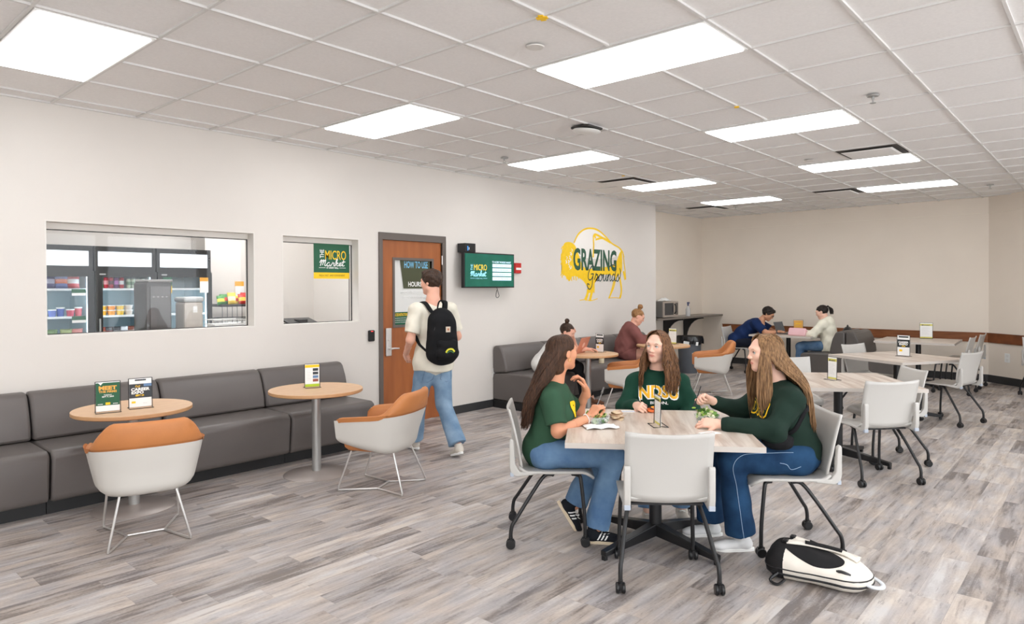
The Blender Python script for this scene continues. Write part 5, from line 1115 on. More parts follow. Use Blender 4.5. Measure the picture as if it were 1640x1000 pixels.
def person(x, y, heading, label, J, skin, top, top_mat, leg, leg_mat, shoe, head, hairf=None, iris=M_IRISN, brow=HR_BR, hand=None, size=1, w=.155, dpt=.11, bust=0, sleeve='long', fine=True, top_name='shirt', leg_name='jeans', folds_=.004, hood=False, belly=0, neck_r=.05, look=0, male=False, shirt_hem=None, armr=1, legr=1, hem=.07, z0=0, flare=1):
    t = empty('person', (x, y, z0), R(heading-90), label, 'person')
    Rr = Rm(*head['rot']); hc = V(head['c']); sc = head.get('s', 1)
    hh = .0034 if fine else .0055
    parts = []
    s = SDF(); head_sdf(s, hc, Rr, sc, male, head.get('jaw', 1)); N = V(J['N']); nb = hc+Rr @ V((0, -.02, -.075))*sc
    s.cap(nb, lerp(nb, N, .8), neck_r, neck_r*1.05, k=.03); s.cap(lerp(nb, N, .8), N+V((0, 0, -.05)), neck_r*1.1, neck_r*1.5, k=.03)
    v, f = s.mesh(hh); parts.append((v, f, lips_index(v, f, hc, Rr, sc)))
    s = SDF(); torso(s, J, -.012, w, dpt, 0, belly=belly)
    s.cap(N+V((0, 0, .0)), lerp(N, J['C'], .4), neck_r*1.1, .07, k=.04)
    for q in 'LR':
        limb(s, [J['S'+q], J['E'+q], J['W'+q]], [.040*armr, .035*armr, .0225])
        limb(s, [J['H'+q], J['K'+q], J['A'+q]], [.072*legr, .048*legr, .034])
    v, f = s.mesh(.008 if fine else .011); parts.append((v, f, 0))
    for q in 'LR':
        s = SDF(); hd = hand[q]; D = V(J['W'+q])-V(J['E'+q])
        limb(s, [lerp(J['E'+q], J['W'+q], .55), V(J['W'+q])], [.030*armr if sleeve == 'short' else .026, .0235], k=.01)
        hand_sdf(s, J['W'+q], hd.get('d', D), hd['n'], hd.get('side', 1 if q == 'L' else -1), hd.get('curl', (.5,)*4), hd.get('thumb', .5), hd.get('s', .95 if not male else 1.05))
        v, f = s.mesh(.0031 if fine else .005); parts.append((v, f, 0))
    link('body', npmesh(parts), [skin, M_LIP], t, angle=180)
    face_parts(t, hc, Rr, sc, iris, brow, look, not male)
    # top
    s = SDF(); torso(s, J, .012, w, dpt, bust, belly=belly)
    hp = V(J['P']); Cc = V(J['C'])
    if shirt_hem: s.cap(hp+V((0, 0, .06)), V((hp.x, hp.y, shirt_hem-.12)), w*.74+.012, k=.05, cut=((0, 0, shirt_hem), (0, 0, -1))); s.cap(hp+V((-w*.40, 0, .06)), V((hp.x-w*.42, hp.y, shirt_hem-.12)), w*.72+.012, k=.05, cut=((0, 0, shirt_hem), (0, 0, -1))); s.cap(hp+V((w*.40, 0, .06)), V((hp.x+w*.42, hp.y, shirt_hem-.12)), w*.72+.012, k=.05, cut=((0, 0, shirt_hem), (0, 0, -1)))
    for q in 'LR':
        a, b, c = V(J['S'+q]), V(J['E'+q]), V(J['W'+q])
        if sleeve == 'long':
            e = lerp(b, c, .93); limb(s, [a, b, lerp(b, c, .8)], [.062*armr, .056*armr, .042*armr], k=.035); s.cap(lerp(b, c, .84), e, .034*armr, .033*armr, k=.008, cut=(e, c-b))
        else:
            e = lerp(a, b, .78); s.cap(a, lerp(a, b, 1.0), .062*armr, .068*armr, k=.03, cut=(e, b-a))
    Nn = V(J['N'])
    s.ell(Nn+V((0, .012, .022)), (neck_r*1.12, neck_r*1.15, .035), None, k=.012, op='s') if not hood else None
    if hood:
        up = (Nn-Cc).normalized()
        for q in range(12):
            a0, a1 = 2*PI*q/12, 2*PI*(q+1)/12
            fn = lambda a: Nn+V((.072*math.cos(a), .062*math.sin(a)-.012, .018-.030*max(0, math.sin(a))+.02*max(0, -math.sin(a))))
            s.cap(fn(a0), fn(a1), .016+.016*max(0, -math.sin(a0)), k=.015)
        s.ell(Nn+V((0, -.095, -.03)), (.11, .060, .085), None, k=.04)
        s.ell(Nn+V((0, .0, .035)), (neck_r*1.1, neck_r*1.1, .05), None, k=.008, op='s')
    v, f = s.mesh(.0058 if fine else .009, folds(folds_, 24, int(x*100)), pad=.04)
    hz = head.get('hem_z', None)
    to = link(top_name, npmesh([(v, f)]), top_mat, t, angle=180)
    # legs
    s = SDF()
    for q in 'LR':
        H_, K_, A_ = V(J['H'+q]), V(J['K'+q]), V(J['A'+q]); e = lerp(K_, A_, .97)
        if leg == 'long': limb(s, [H_, K_], [.094*legr, .070*legr], k=.05); s.cap(K_, e, .066*legr, hem*flare, k=.03, cut=(e, A_-K_))
        elif leg == 'short': e = lerp(H_, K_, .22); s.cap(H_, K_, .094*legr, .088*legr, k=.04, cut=(e, K_-H_))
        elif leg == 'slim': limb(s, [H_, K_, lerp(K_, A_, .9)], [.086*legr, .060*legr, .045], k=.05)
    s.ell(hp+V((0, .0, -.02)), (w*1.02, dpt*1.08, .10), None, k=.05)
    v, f = s.mesh(.0062 if fine else .009, folds(.0035, 22, 5+int(x*10)), pad=.04)
    lo = link(leg_name, npmesh([(v, f)]), leg_mat, t, angle=180)
    for q in 'LR': shoe(t, V(J['A'+q]), V(J['T'+q]), q)
    if hairf: hairf(t, hc, Rr, sc)
    return t, to, lo, Rr, hc
def make_shoe(name, upper, sole, stripe=None, hh=.0055, tongue=None):
    def f(root, A, Tt, q):
        d = (Tt-A); d2 = V(d).normalized(); z = V((0, 0, 1)); x = d2.cross(z); x = x.normalized() if x.length > .1 else V((1, 0, 0)); u = x.cross(d2)
        # sole line: from the heel below the ankle to the toe
        L_ = .245; heel = A-u*.062-d2*.055 if abs(d2.z) < .9 else A
        ph = math.atan2(-(Tt.z-.03)+(A.z-.085), .16); Mx = Matrix((x, d2, u)).transposed()
        o = A+(d2*0)
        def W(a, b, c): return A+d2*b+x*a+u*c
        s = SDF(); s.ell(W(0, -.02, -.045), (.037, .048, .040), Mx, k=.02); s.ell(W(0, .055, -.052), (.040, .075, .032), Mx, k=.02); s.ell(W(0, .115, -.060), (.043, .062, .024), Mx, k=.02)
        s.cap(W(0, -.01, -.03), W(0, -.012, .006), .038, .037, k=.02, cut=(W(0, 0, .012), u))
        s.ell(W(0, .05, -.125), (.08, .3, .05), Mx, op='s', k=.004)
        v, fa = s.mesh(hh); up = link(name, npmesh([(v, fa)]), upper, root, angle=180)
        mb = MB(); ou = []
        for k in range(28):
            a = 2*PI*k/28; yy_ = math.cos(a); wd = .036+.010*(yy_ > 0)*math.sin(min(PI, yy_*PI)) ; ou.append((wd*math.sin(a), .048+.127*yy_))
        mb.prism([(p[0], p[1]) for p in ou], -.088, -.066, 'z', M=Matrix.Translation(A) @ Mx.to_4x4()); mb.build('sole', sole, up, bevel=.004, angle=50)
        if stripe:
            bv = BVHTree.FromPolygons([V(p) for p in v], [tuple(int(i) for i in g) for g in fa])
            mb = MB()
            for sd in (-1, 1):
                for k in range(3):
                    P_ = []
                    for jx in range(5):
                        b_ = .005+.022*k+.028*jx/4; c_ = -.058+.045*jx/4
                        for w_ in (0, .010):
                            og = W(sd*.09, b_+w_, c_); h = bv.ray_cast(og, -x*sd); P_.append((h[0] if h[0] is not None else W(sd*.04, b_+w_, c_))+x*sd*.0018)
                    mb.add(P_, [(2*i, 2*i+1, 2*i+3, 2*i+2) for i in range(4)])
            mb.build('side_stripes', stripe, up, angle=180)
        mb = MB()
        for k in range(5):
            yy_ = .035+.016*k; zz = -.018-.0075*k; mb.tube([W(-.018, yy_, zz-.004), W(0, yy_+.004, zz+.003), W(.018, yy_, zz-.004)], .0028, 5)
        mb.build('laces', tongue or M_WHT, up)
    return f
SH_SAMBA = make_shoe('sneaker', cloth('sneaker_black', (30, 32, 38)), mat('gum_sole', (226, 208, 180), .6), M_WHT)
SH_WHITE = make_shoe('sneaker', cloth('sneaker_white', (232, 232, 232)), M_WHT)
SH_BEIGE = make_shoe('sneaker', cloth('sneaker_beige', (214, 206, 194)), M_WHT)
SH_SAND = make_shoe('sandal', cloth('sandal_brown', (120, 82, 62)), mat('sandal_sole', (70, 52, 42), .6), None, .008)
SH_DARK = make_shoe('shoe', cloth('shoe_dark', (40, 40, 44)), M_BLKP, None, .008)

def hair_long(mt, length, drop, n=150, wave=.006, r=.0065, front=70, seed=1, part=0, up=.0, widen=1.0, rr=(.078, .096, .084)):
    """cap plus falling locks. drop(phi, t, p) -> shifts the lock below the head (root frame)"""
    def f(root, hc, Rr, sc):
        rnd = random.Random(seed)
        def q(x, y, z): return V(hc)+(Rr @ V((x, y, z)))*sc
        s = SDF(); s.ell(q(0, -.012, .022), tuple(a*sc for a in rr), Rr, k=.01)
        fr = Rr @ V((0, 1, -.55)); s.p[-1] = s.p[-1][:6]+([(tuple(q(0, .050, .060)), tuple(Rr @ V((0, 1, -.42)))), (tuple(q(0, .02, -.03)), tuple(Rr @ V((0, .75, -1))))],)+s.p[-1][7:]
        s.cap(q(0, -.045, .0), q(0, -.05, -.09), .066*sc, .055*sc, k=.03)
        v, fa = s.mesh(.005)
        mb = MB(); A_ = [(.077*sc*widen), .095*sc, .083*sc]
        for i in range(n):
            u = (i+rnd.random()*.8)/n; phi = -1+2*u; ang = phi*(180-front)            # 0 = back of head, +-: towards the face sides
            side = math.radians(ang); ux, uy = math.sin(side), -math.cos(side)
            layer = rnd.random(); g = 1.0+.05*layer; P_ = []
            py = .035*max(0, abs(phi)-.3)+rnd.uniform(-.01, .03)*(1-abs(phi))
            for k in range(6):
                th = math.radians(8+84*k/5); e = 1+.0*k
                P_.append(q(part*math.cos(th)+A_[0]/sc*g*math.sin(th)*ux, -.012+py*math.cos(th)*1.4+A_[1]/sc*g*math.sin(th)*uy, .022+(A_[2]/sc)*g*math.cos(th)+.002))
            base = P_[-1]; end = length*rnd.uniform(.86, 1.04)*(1-.12*abs(phi)**3); m_ = 10; ph = rnd.uniform(0, 6); wv = wave*rnd.uniform(.5, 1.4)
            for k in range(1, m_+1):
                tt = k/m_; p = base+V((0, 0, -end*tt)); p = drop(phi, tt, p, base, layer)
                p += V((math.sin(ph+tt*9), math.cos(ph*1.3+tt*8), 0))*wv*min(1, tt*2.5); P_.append(p)
            nn = len(P_); rs = [r*sc*(.35 if k == 0 else .9 if k < 4 else 1.25 if k < nn-4 else 1.25*(nn-k)/5) for k in range(nn)]
            mb.tube(curve_pts(P_, 2), [max(.0012, a) for a in np.interp(np.linspace(0, 1, (nn-1)*2+1), np.linspace(0, 1, nn), rs)], 6, flat=.55)
        me = mb.me(); o = link('hair', me, mt, root, angle=180)
        bm = bmesh.new(); bm.from_mesh(me); n0 = len(bm.verts); vv = [bm.verts.new(p) for p in v]
        for g_ in fa:
            try: bm.faces.new([vv[i] for i in g_]).smooth = True
            except Exception: pass
        bm.to_mesh(me); bm.free()
    return f
def hair_short(mt, bun=None, tail=None, thick=.012, rough=.006, seed=2, fringe=.0, front_cut=.066):
    def f(root, hc, Rr, sc):
        def q(x, y, z): return V(hc)+(Rr @ V((x, y, z)))*sc
        s = SDF(); s.ell(q(0, -.014, .026), ((.073+thick*.7)*sc, (.092+thick*.7)*sc, (.078+thick)*sc), Rr, k=.01, cut=[(tuple(q(0, front_cut, .046)), tuple(Rr @ V((0, 1, -.55)))), (tuple(q(0, .0, -.035)), tuple(Rr @ V((0, .9, -1))))])
        if fringe: s.ell(q(0, .055, .090), (.052*sc, .030*sc, .022*sc), Rr, k=.02)
        if bun: 
            b = q(*bun[0]); s.ell(b, (bun[1]*sc,)*3, k=.012)
        v, fa = s.mesh(.0045, folds(rough, 75, seed), pad=.02); me = npmesh([(v, fa)])
        o = link('hair', me, mt, root, angle=180)
        if tail:
            mb = MB(); rnd = random.Random(3)
            for i in range(34):
                a = rnd.uniform(0, 6.28); e = rnd.uniform(.005, .028)
                mb.tube(curve_pts([q(0, -.085, .055), q(.01*math.cos(a), -.125, .06+.01*math.sin(a)), q(e*math.cos(a), -.15+e*math.sin(a), .0), q(e*math.cos(a), -.145+e*math.sin(a), -.06-rnd.uniform(0, .03))], 4), [.006*sc]*12+[.003]*1, 5)
            mb.build('ponytail', mt, root, angle=180)
    return f
# ---------------------------------------------------------------- the three women at the front table
def text_on(obj, word, M, h, w, mats, name, bold=.04, arc=0, outline=None, off=.004, shear=0, reach=.25):
    """lettering laid on a garment: each vertex is cast onto the cloth along the plane normal"""
    me = obj.data; bv = BVHTree.FromPolygons([v.co for v in me.vertices], [tuple(p.vertices) for p in me.polygons]); n = (M.to_3x3() @ V((0, 0, 1))).normalized()
    mb = MB(); lay = [(0, bold+.045, 0, off)] if outline else []; lay += [(1 if outline else 0, bold, 0, off+.0012)]
    for (mi, bo, _, of) in lay:
        vs, fs, W = text_geo(word, bo); bm = bmesh.new(); wx = (vs[0], )
        x0 = min(v.x for v in vs); x1 = max(v.x for v in vs)
        vv = [bm.verts.new(V(((v.x-(x0+x1)/2)/(x1-x0)*(w*(1.0+(.035 if bo != bold else 0))), v.y*h-(.004 if bo != bold else 0), 0))) for v in vs]
        for f in fs:
            try: bm.faces.new([vv[i] for i in f])
            except Exception: pass
        bmesh.ops.triangulate(bm, faces=bm.faces[:])
        for _ in range(3):
            eds = [e for e in bm.edges if e.calc_length() > .009]
            if eds: bmesh.ops.subdivide_edges(bm, edges=eds, cuts=1)
        bmesh.ops.triangulate(bm, faces=bm.faces[:])
        P_ = []
        for v in bm.verts:
            p = V(v.co); p.y += arc*(1-(2*p.x/w)**2); p.x += shear*p.y; q = M @ V((p.x, p.y, reach)); hit = bv.ray_cast(q, -n); P_.append((hit[0] if hit[0] is not None else M @ V((p.x, p.y, 0)))+n*of)
        bm.verts.index_update(); mb.add(P_, [[v.index for v in f.verts] for f in bm.faces], mi); bm.free()
    return mb.build(name, mats, obj, angle=180)
def fork(root_loc, a, b, label, n=(0, 0, 1), col=M_BLKP):
    """black plastic fork from handle end a to tines b (world)"""
    a, b = V(a), V(b); d_ = (b-a).normalized(); x = d_.cross(V(n)).normalized(); L_ = (b-a).length
    mb = MB(); mb.tube([a, a+d_*L_*.7], [.0042, .003], 6, flat=.5)
    hp = a+d_*L_*.7; mb.tube([hp, hp+d_*.015], [.003, .010], 6, flat=.3)
    for q in (-1.5, -.5, .5, 1.5): mb.tube([hp+d_*.013+x*q*.005, b+x*q*.005], [.0022, .0012], 5)
    return tag(mb.build('fork', col, None), label, 'fork')
def wpt(x, y, h, p):
    h = R(h); Xd = V((math.sin(h), -math.cos(h), 0)); Yd = V((math.cos(h), math.sin(h), 0)); return V((x, y, 0))+Xd*p[0]+Yd*p[1]+V((0, 0, p[2]))

# woman in the green T-shirt (left)
JL = dict(P=(0, -.05, .55), C=(0, .02, .79), N=(0, .015, .945), SL=(-.15, .045, .885), SR=(.155, .0, .885), EL=(-.215, .19, .735), ER=(.215, .035, .70), WL=(-.15, .235, .89), WR=(.10, .235, .765),
          HL=(-.09, -.03, .545), HR=(.09, -.03, .545), KL=(-.11, .33, .53), KR=(.12, .38, .53), AL=(-.10, .155, .16), AR=(.12, .27, .085), TL=(-.10, .23, .04), TR=(.13, .42, .085))
def dropL(phi, t, p, b, layer):
    tgt = -.02-.105*(1-abs(phi)*.6); s = t*t*(3-2*t)
    y = b.y+(tgt-b.y)*min(1, t*1.35)-.05*t; x = b.x*(1+.25*math.sin(min(1, t)*PI))+.03*t
    return V((x, y-.012*layer, p.z))
per, top, leg, Rr, hc = person(3.39, 2.68, -50, 'woman with long dark hair in a green T-shirt, seated left at the front table', JL, SK1, 'short', M_TSG, 'long', M_DM, SH_SAMBA,
    dict(c=(0, .070, 1.160), rot=(36, 4, 0), jaw=.95), hair_long(HR_DK, .47, dropL, 560, .009, .0038, 54, 3), M_IRISN, HR_DK,
    dict(L=dict(d=(.10, -.30, .95), n=(.15, -1, -.2), curl=(.62, .70, .72, .75), thumb=.6), R=dict(d=(-.10, .55, .8), n=(-.55, .45, -.45), curl=(1.05, 1.1, 1.15, 1.2), thumb=.9)), bust=.05, sleeve='short', top_name='t_shirt', flare=1.1, w=.15)
mb = MB()
el, wl = V(JL['ER']), V(JL['WR']); dd = (wl-el).normalized(); c_ = lerp(el, wl, .90); a_ = dd.orthogonal().normalized(); b_ = dd.cross(a_)
for k in range(22): mb.ball(c_+(a_*math.cos(2*PI*k/22)+b_*math.sin(2*PI*k/22))*.029, .0038, 8)
mb.build('bead_bracelet', M_WHT, per)
mb = MB(); q_ = hc+Rr @ V((.0755, .0, -.045)); mb.tube([q_+V((.009*math.cos(a)*0, .008*math.cos(a), .011*math.sin(a))) for a in [2*PI*k/12 for k in range(13)]], .0018, 6); mb.build('earring', mat('gold', (220, 180, 110), .25, metal=1), per)
text_on(top, 'B', frameM(V((.05, .12, .775)), (-.9, .4, 0), (0, 0, 1)), .085, .10, [M_YEL], 'shirt_print', .06, reach=.07)
fork(None, wpt(3.39, 2.68, -50, (.078, .27, .80)), wpt(3.39, 2.68, -50, (.05, .33, .945)), 'dark fork held upright by the woman in the green T-shirt', col=mat('fork_grey', (120, 118, 116), .3, metal=.6))

# woman with the belt bag (right)
JR = dict(P=(0, -.06, .56), C=(0, .02, .81), N=(0, .045, .975), SL=(-.165, .02, .900), SR=(.165, .04, .900), EL=(-.255, .15, .735), ER=(.22, .20, .77), WL=(-.14, .44, .757), WR=(.14, .40, .845),
          HL=(-.10, -.04, .55), HR=(.10, -.04, .55), KL=(-.12, .36, .54), KR=(.13, .42, .54), AL=(-.12, .30, .085), AR=(.12, .42, .085), TL=(-.12, .46, .085), TR=(.12, .60, .085))
def dropR(phi, t, p, b, layer):
    fr = max(0, (abs(phi)-.62)/.38); out = 1+.35*math.sin(min(1, t*1.2)*PI*.5)
    y = b.y-(.04+.05*(1-abs(phi)))*t-.03*math.sin(t*PI)*(1-fr)+fr*(.035*math.sin(t*PI)+.04*t)
    x = b.x*out*(1.12 if fr else 1.0)
    if fr < .5: s_ = min(1, max(0, (t-.08)/.5)); s_ = s_*s_*(3-2*s_); y = y*(1-s_)+min(y, -.085-.03*layer+.05*abs(phi)-.06*t)*s_
    return V((x, y, p.z))
per, top, leg, Rr, hc = person(4.22, 1.52, 130, 'woman with long light brown hair in a dark green sweatshirt, at right of front table', JR, SK2, 'long', M_SWG, 'long', M_DD, SH_WHITE,
    dict(c=(0, .115, 1.170), rot=(4, -3, 0), jaw=1.04), hair_long(HR_LB, .50, dropR, 600, .005, .0037, 50, 8), M_IRISB, HR_LB,
    dict(L=dict(d=(.35, .93, .05), n=(.75, -.1, -.65), curl=(.5, .55, .6, .65), thumb=.4), R=dict(d=(-.15, .85, .45), n=(-.6, .1, -.8), curl=(1.1, 1.15, 1.2, 1.2), thumb=.9)), bust=.055, w=.17, dpt=.13, armr=1.12, legr=1.12, top_name='sweatshirt', flare=1.25, folds_=.006, belly=.015)
text_on(top, 'NDSU', frameM(V((.0, .14, .79)), (-1, .0, 0), (0, 0, 1)), .085, .24, [M_YEL, M_SWG], 'chest_lettering', .02, .01, True, reach=.07)
# white stitching on the jeans
bv = BVHTree.FromPolygons([v.co for v in leg.data.vertices], [tuple(p.vertices) for p in leg.data.polygons])
def stitch(pts, ax, bvh, par, m_, off=.0015, r_=.0014):
    P_ = []
    for p in curve_pts(pts, 8):
        h = bvh.ray_cast(p+V(ax)*.3, -V(ax)); P_.append((h[0] if h[0] is not None else p)+V(ax)*off)
    mb = MB(); mb.tube(P_, r_, 5); return mb.build('seam_stitching', m_, par, angle=180)
M_STI = mat('pale_stitching', (170, 195, 220), .7)
stitch([V((-.2, .02, .60)), V((-.2, .18, .595)), V((-.2, .32, .58)), V((-.2, .37, .52)), V((-.2, .35, .40)), V((-.2, .33, .25)), V((-.2, .31, .10))], (-1, 0, 0), bv, leg, M_STI)
stitch([V((-.2, -.02, .52)), V((-.2, .03, .50)), V((-.2, .06, .53)), V((-.2, .10, .54))], (-1, 0, 0), bv, leg, M_STI)
bag_ = MB()
bvt = BVHTree.FromPolygons([v.co for v in top.data.vertices], [tuple(p.vertices) for p in top.data.polygons])
cb = empty('belt_bag', wpt(4.22, 1.52, 130, (0, 0, 0)), R(40), 'small black belt bag worn across the sweatshirt at the hip', 'bag')
def ons(p, ax, off): 
    h = bvt.ray_cast(V(p)+V(ax)*.4, -V(ax)); return (h[0] if h[0] is not None else V(p))+V(ax)*off
s = SDF(); bc = ons((-.2, .11, .665), (-1, .45, 0), .05); s.ell(bc, (.045, .085, .050), k=.02); s.ell(bc+V((-.012, -.01, -.01)), (.040, .07, .038), k=.02); s.ell(bc+V((0, .05, .01)), (.035, .05, .035), k=.02)
v, fa = s.mesh(.006, folds(.003, 60, 3)); link('pouch', npmesh([(v, fa)]), M_BLKC, cb, angle=180)
strap = [ons(p, (-1, -.15, 0), .006) for p in ((-.3, .03, .69), (-.3, -.01, .73), (-.3, -.05, .79), (-.3, -.08, .84))]+[ons((-.2, -.2, .88), (-.5, -1, .3), .008), ons((-.1, -.2, .93), (-.3, -1, .5), .008)]
mb = MB(); mb.tube(curve_pts([bc+V((-.01, -.05, .01))]+strap, 5), .013, 6, flat=.3); mb.build('strap', M_BLKC, cb, angle=180)
mb = MB(); p_ = strap[0]; mb.box(-.012, .006, -.02, .02, -.012, .012, 0, TR(p_) @ Matrix.Rotation(.7, 4, 'X')); mb.build('buckle', M_BLKP, cb, smooth=False, bevel=.004)
fork(None, wpt(4.22, 1.52, 130, (.13, .475, .94)), wpt(4.22, 1.52, 130, (.085, .53, .815)), 'dark fork held over the salad by the woman with the belt bag')
mb = MB(); mb.ball(wpt(4.22, 1.52, 130, (.085, .53, .812)), (.018, .012, .006), 8); tag(mb.build('lettuce_bite', pal((150, 190, 70)), None), 'bit of lettuce on the raised fork', 'lettuce')

# woman facing the camera (centre)
JC = dict(P=(0, -.05, .55), C=(0, .015, .78), N=(0, .02, .945), SL=(-.155, .01, .875), SR=(.155, .02, .875), EL=(-.235, .05, .69), ER=(.235, .09, .70), WL=(-.12, .24, .60), WR=(.165, .30, .752),
          HL=(-.09, -.04, .545), HR=(.09, -.04, .545), KL=(-.10, .38, .52), KR=(.10, .38, .52), AL=(-.13, .36, .085), AR=(.10, .46, .085), TL=(-.13, .50, .085), TR=(.12, .60, .085))
def dropC(phi, t, p, b, layer):
    fr = max(0, (abs(phi)-.35)/.65); y = b.y+fr*(.02+.065*min(1, t*1.6))-.05*t*(1-fr)
    x = b.x*(1+.62*math.sin(min(1, t*1.1)*PI*.55))
    if t > .4 and fr < .3: y = min(y, -.085)
    return V((x, y, p.z))
per, top, leg, Rr, hc = person(4.425, 2.51, 214.6, 'woman with wavy brown hair in a green NDSU BISON hoodie, facing the camera', JC, SK2, 'long', M_HOODG, 'long', M_DM, SH_BEIGE,
    dict(c=(0.0, .055, 1.146), rot=(-31, -2, -4), jaw=.98), hair_long(HR_AU, .37, dropC, 520, .013, .0042, 48, 5, part=.008, widen=1.02), M_IRISB, M_PUP,
    dict(L=dict(d=(.5, .8, -.2), n=(0, 0, -1)), R=dict(d=(-.25, .92, .12), n=(-.7, -.2, -.6), curl=(.95, 1.05, 1.15, 1.2), thumb=.9)), bust=.045, top_name='hoodie', hood=True, w=.158, armr=1.12, folds_=.0055)
text_on(top, 'NDSU', frameM(V((0, .12, .775)), (-1, 0, 0), (0, 0, 1)), .085, .275, [M_WHT, mat('gold_print', (252, 190, 30), .6)], 'chest_lettering', .03, .012, True)
text_on(top, 'BISON.', frameM(V((0, .12, .738)), (-1, 0, 0), (0, 0, 1)), .020, .125, [M_WHT], 'chest_tagline', .03)
mb = MB()
for sx in (-1, 1): mb.tube([V((sx*.022, .075, .935)), V((sx*.026, .125, .89)), V((sx*.024, .15, .84))], .0028, 6)
mb.build('drawstrings', cloth('drawstring_green', (20, 58, 44)), per)
fork(None, wpt(4.425, 2.51, 214.6, (.175, .345, .80)), wpt(4.425, 2.51, 214.6, (.06, .40, .745)), 'dark fork held over the orange snack by the woman facing the camera')

# ---------------------------------------------------------------- man walking to the door
JM = dict(P=(0, 0, .86), C=(0, .0, 1.20), N=(0, .01, 1.415), SL=(-.175, .0, 1.36), SR=(.175, .0, 1.36), EL=(-.245, -.02, 1.09), ER=(.255, .0, 1.10), WL=(-.20, .17, .95), WR=(.22, .20, 1.0),
          HL=(-.085, 0, .84), HR=(.085, 0, .84), KL=(-.08, .17, .46), KR=(.09, -.03, .47), AL=(-.07, .27, .095), AR=(.115, -.26, .115), TL=(-.08, .45, .09), TR=(.13, -.10, .06))
per, top, leg, Rr, hc = person(4.33, 4.83, 75, 'man in an oatmeal T-shirt and light jeans walking toward the door with a black backpack', JM, SK3, 'short', M_OAT, 'long', M_DL, SH_BEIGE,
    dict(c=(0, .04, 1.625), rot=(28, -4, 0), jaw=1.08, s=1.02), hair_short(HR_BR, thick=.018, rough=.004, fringe=1), M_IRISN, HR_BR,
    dict(L=dict(n=(1, .3, 0), curl=(.4, .45, .5, .55)), R=dict(n=(-1, .3, 0), curl=(.4, .45, .5, .55))), w=.165, dpt=.105, sleeve='short', male=True, shirt_hem=.80, top_name='t_shirt', folds_=.006, hem=.085, legr=1.08, armr=1.1, neck_r=.057)
mb = MB(); bvl = BVHTree.FromPolygons([v_.co for v_ in leg.data.vertices], [tuple(p_.vertices) for p_ in leg.data.polygons])
for sx in (-1, 1):
    P_ = []
    for (a_, z_) in ((.03, .80), (.135, .80), (.135, .71), (.083, .685), (.03, .71), (.03, .80)):
        h = bvl.ray_cast(V((sx*a_, -.5, z_)), V((0, 1, 0))); P_.append((h[0] if h[0] is not None else V((sx*a_, -.1, z_)))+V((0, -.002, 0)))
    mb.tube(P_, .0022, 5)
mb.build('pocket_stitching', mat('denim_stitch', (92, 116, 142), .8), leg, angle=180)
bp = empty('backpack', (4.33, 4.83, 0), R(-15), 'black backpack with a small yellow logo worn by the walking man', 'backpack')
M_BP = cloth('backpack_black', (24, 24, 26), var=.12)
s = SDF(); 
s.cap((0, -.17, .98), (0, -.165, 1.24), .13, .115, k=.05); s.cap((-.07, -.185, .97), (-.06, -.175, 1.22), .085, .07, k=.05); s.cap((.07, -.185, .97), (.06, -.175, 1.22), .085, .07, k=.05); s.ell((0, -.165, 1.27), (.115, .08, .11), k=.05)
s.ell((0, -.02, 1.1), (.3, .105, .5), op='s', k=.01)
v, fa = s.mesh(.0065, folds(.003, 30, 9)); bb = link('pack_body', npmesh([(v, fa)]), M_BP, bp, angle=180)
s = SDF(); s.cap((-.06, -.275, .97), (.06, -.275, .97), .055, k=.03); s.cap((-.06, -.27, 1.05), (.06, -.27, 1.05), .045, k=.03); v, fa = s.mesh(.0065, folds(.003, 40, 11)); link('front_pocket', npmesh([(v, fa)]), M_BP, bp, angle=180)
bvm = BVHTree.FromPolygons([v_.co for v_ in top.data.vertices], [tuple(p_.vertices) for p_ in top.data.polygons])
for sx in (-1, 1):
    P_ = []
    for (px_, py_, pz_, ax_) in ((sx*.07, -.1, 1.36, (0, -1, .8)), (sx*.10, -.04, 1.43, (0, -.5, 1)), (sx*.115, .02, 1.45, (0, .1, 1)), (sx*.12, .08, 1.38, (0, 1, .5)), (sx*.13, .1, 1.25, (0, 1, 0)), (sx*.17, .05, 1.12, (sx, .5, 0)), (sx*.17, -.05, 1.04, (sx, -.3, 0))):
        h = bvm.ray_cast(V((px_, py_, pz_))+V(ax_).normalized()*.3, -V(ax_).normalized()); P_.append((h[0] if h[0] is not None else V((px_, py_, pz_)))+V(ax_).normalized()*.008)
    mb = MB(); mb.tube([V((sx*.06, -.13, 1.33))]+curve_pts(P_, 4)+[V((sx*.12, -.12, .98))], .030, 8, flat=.28); mb.build('shoulder_strap', M_BP, bp, angle=180)
mb = MB(); mb.tube(curve_pts([(-.03, -.14, 1.36), (-.025, -.16, 1.43), (0, -.165, 1.45), (.025, -.16, 1.43), (.03, -.14, 1.36)], 5), .010, 8, flat=.6); mb.build('top_handle', M_BP, bp)
mb = MB(); mb.tube(curve_pts([(-.12, -.19, 1.02), (-.115, -.235, 1.16), (-.07, -.24, 1.29), (0, -.245, 1.32), (.07, -.24, 1.29), (.115, -.235, 1.16), (.12, -.19, 1.02)], 5), .004, 6); mb.build('zipper', M_BLKP, bp)
mb = MB(); mb.box(-.022, .022, -.303, -.297, 1.165, 1.215); mb.box(-.008, .008, -.306, -.302, 1.18, 1.20, 1)
pt = mb.build('brand_patch', [pal((206, 190, 170)), pal((176, 104, 60))], bp, smooth=False); pt.location = (0, .006, 0)
S = frameM(V((0, -.334, .99)), (1, 0, 0), (0, 0, 1)); mb = MB()
stroke(mb, S, [(-.045, -.005), (-.02, .02), (.02, .022), (.045, -.002)], .016, 0); stroke(mb, S @ TR((0, 0, .001)), [(-.035, -.01), (0, .004), (.035, -.012)], .006, 1); mb.build('logo', [pal((225, 220, 50)), pal((60, 130, 70))], bp, smooth=False)

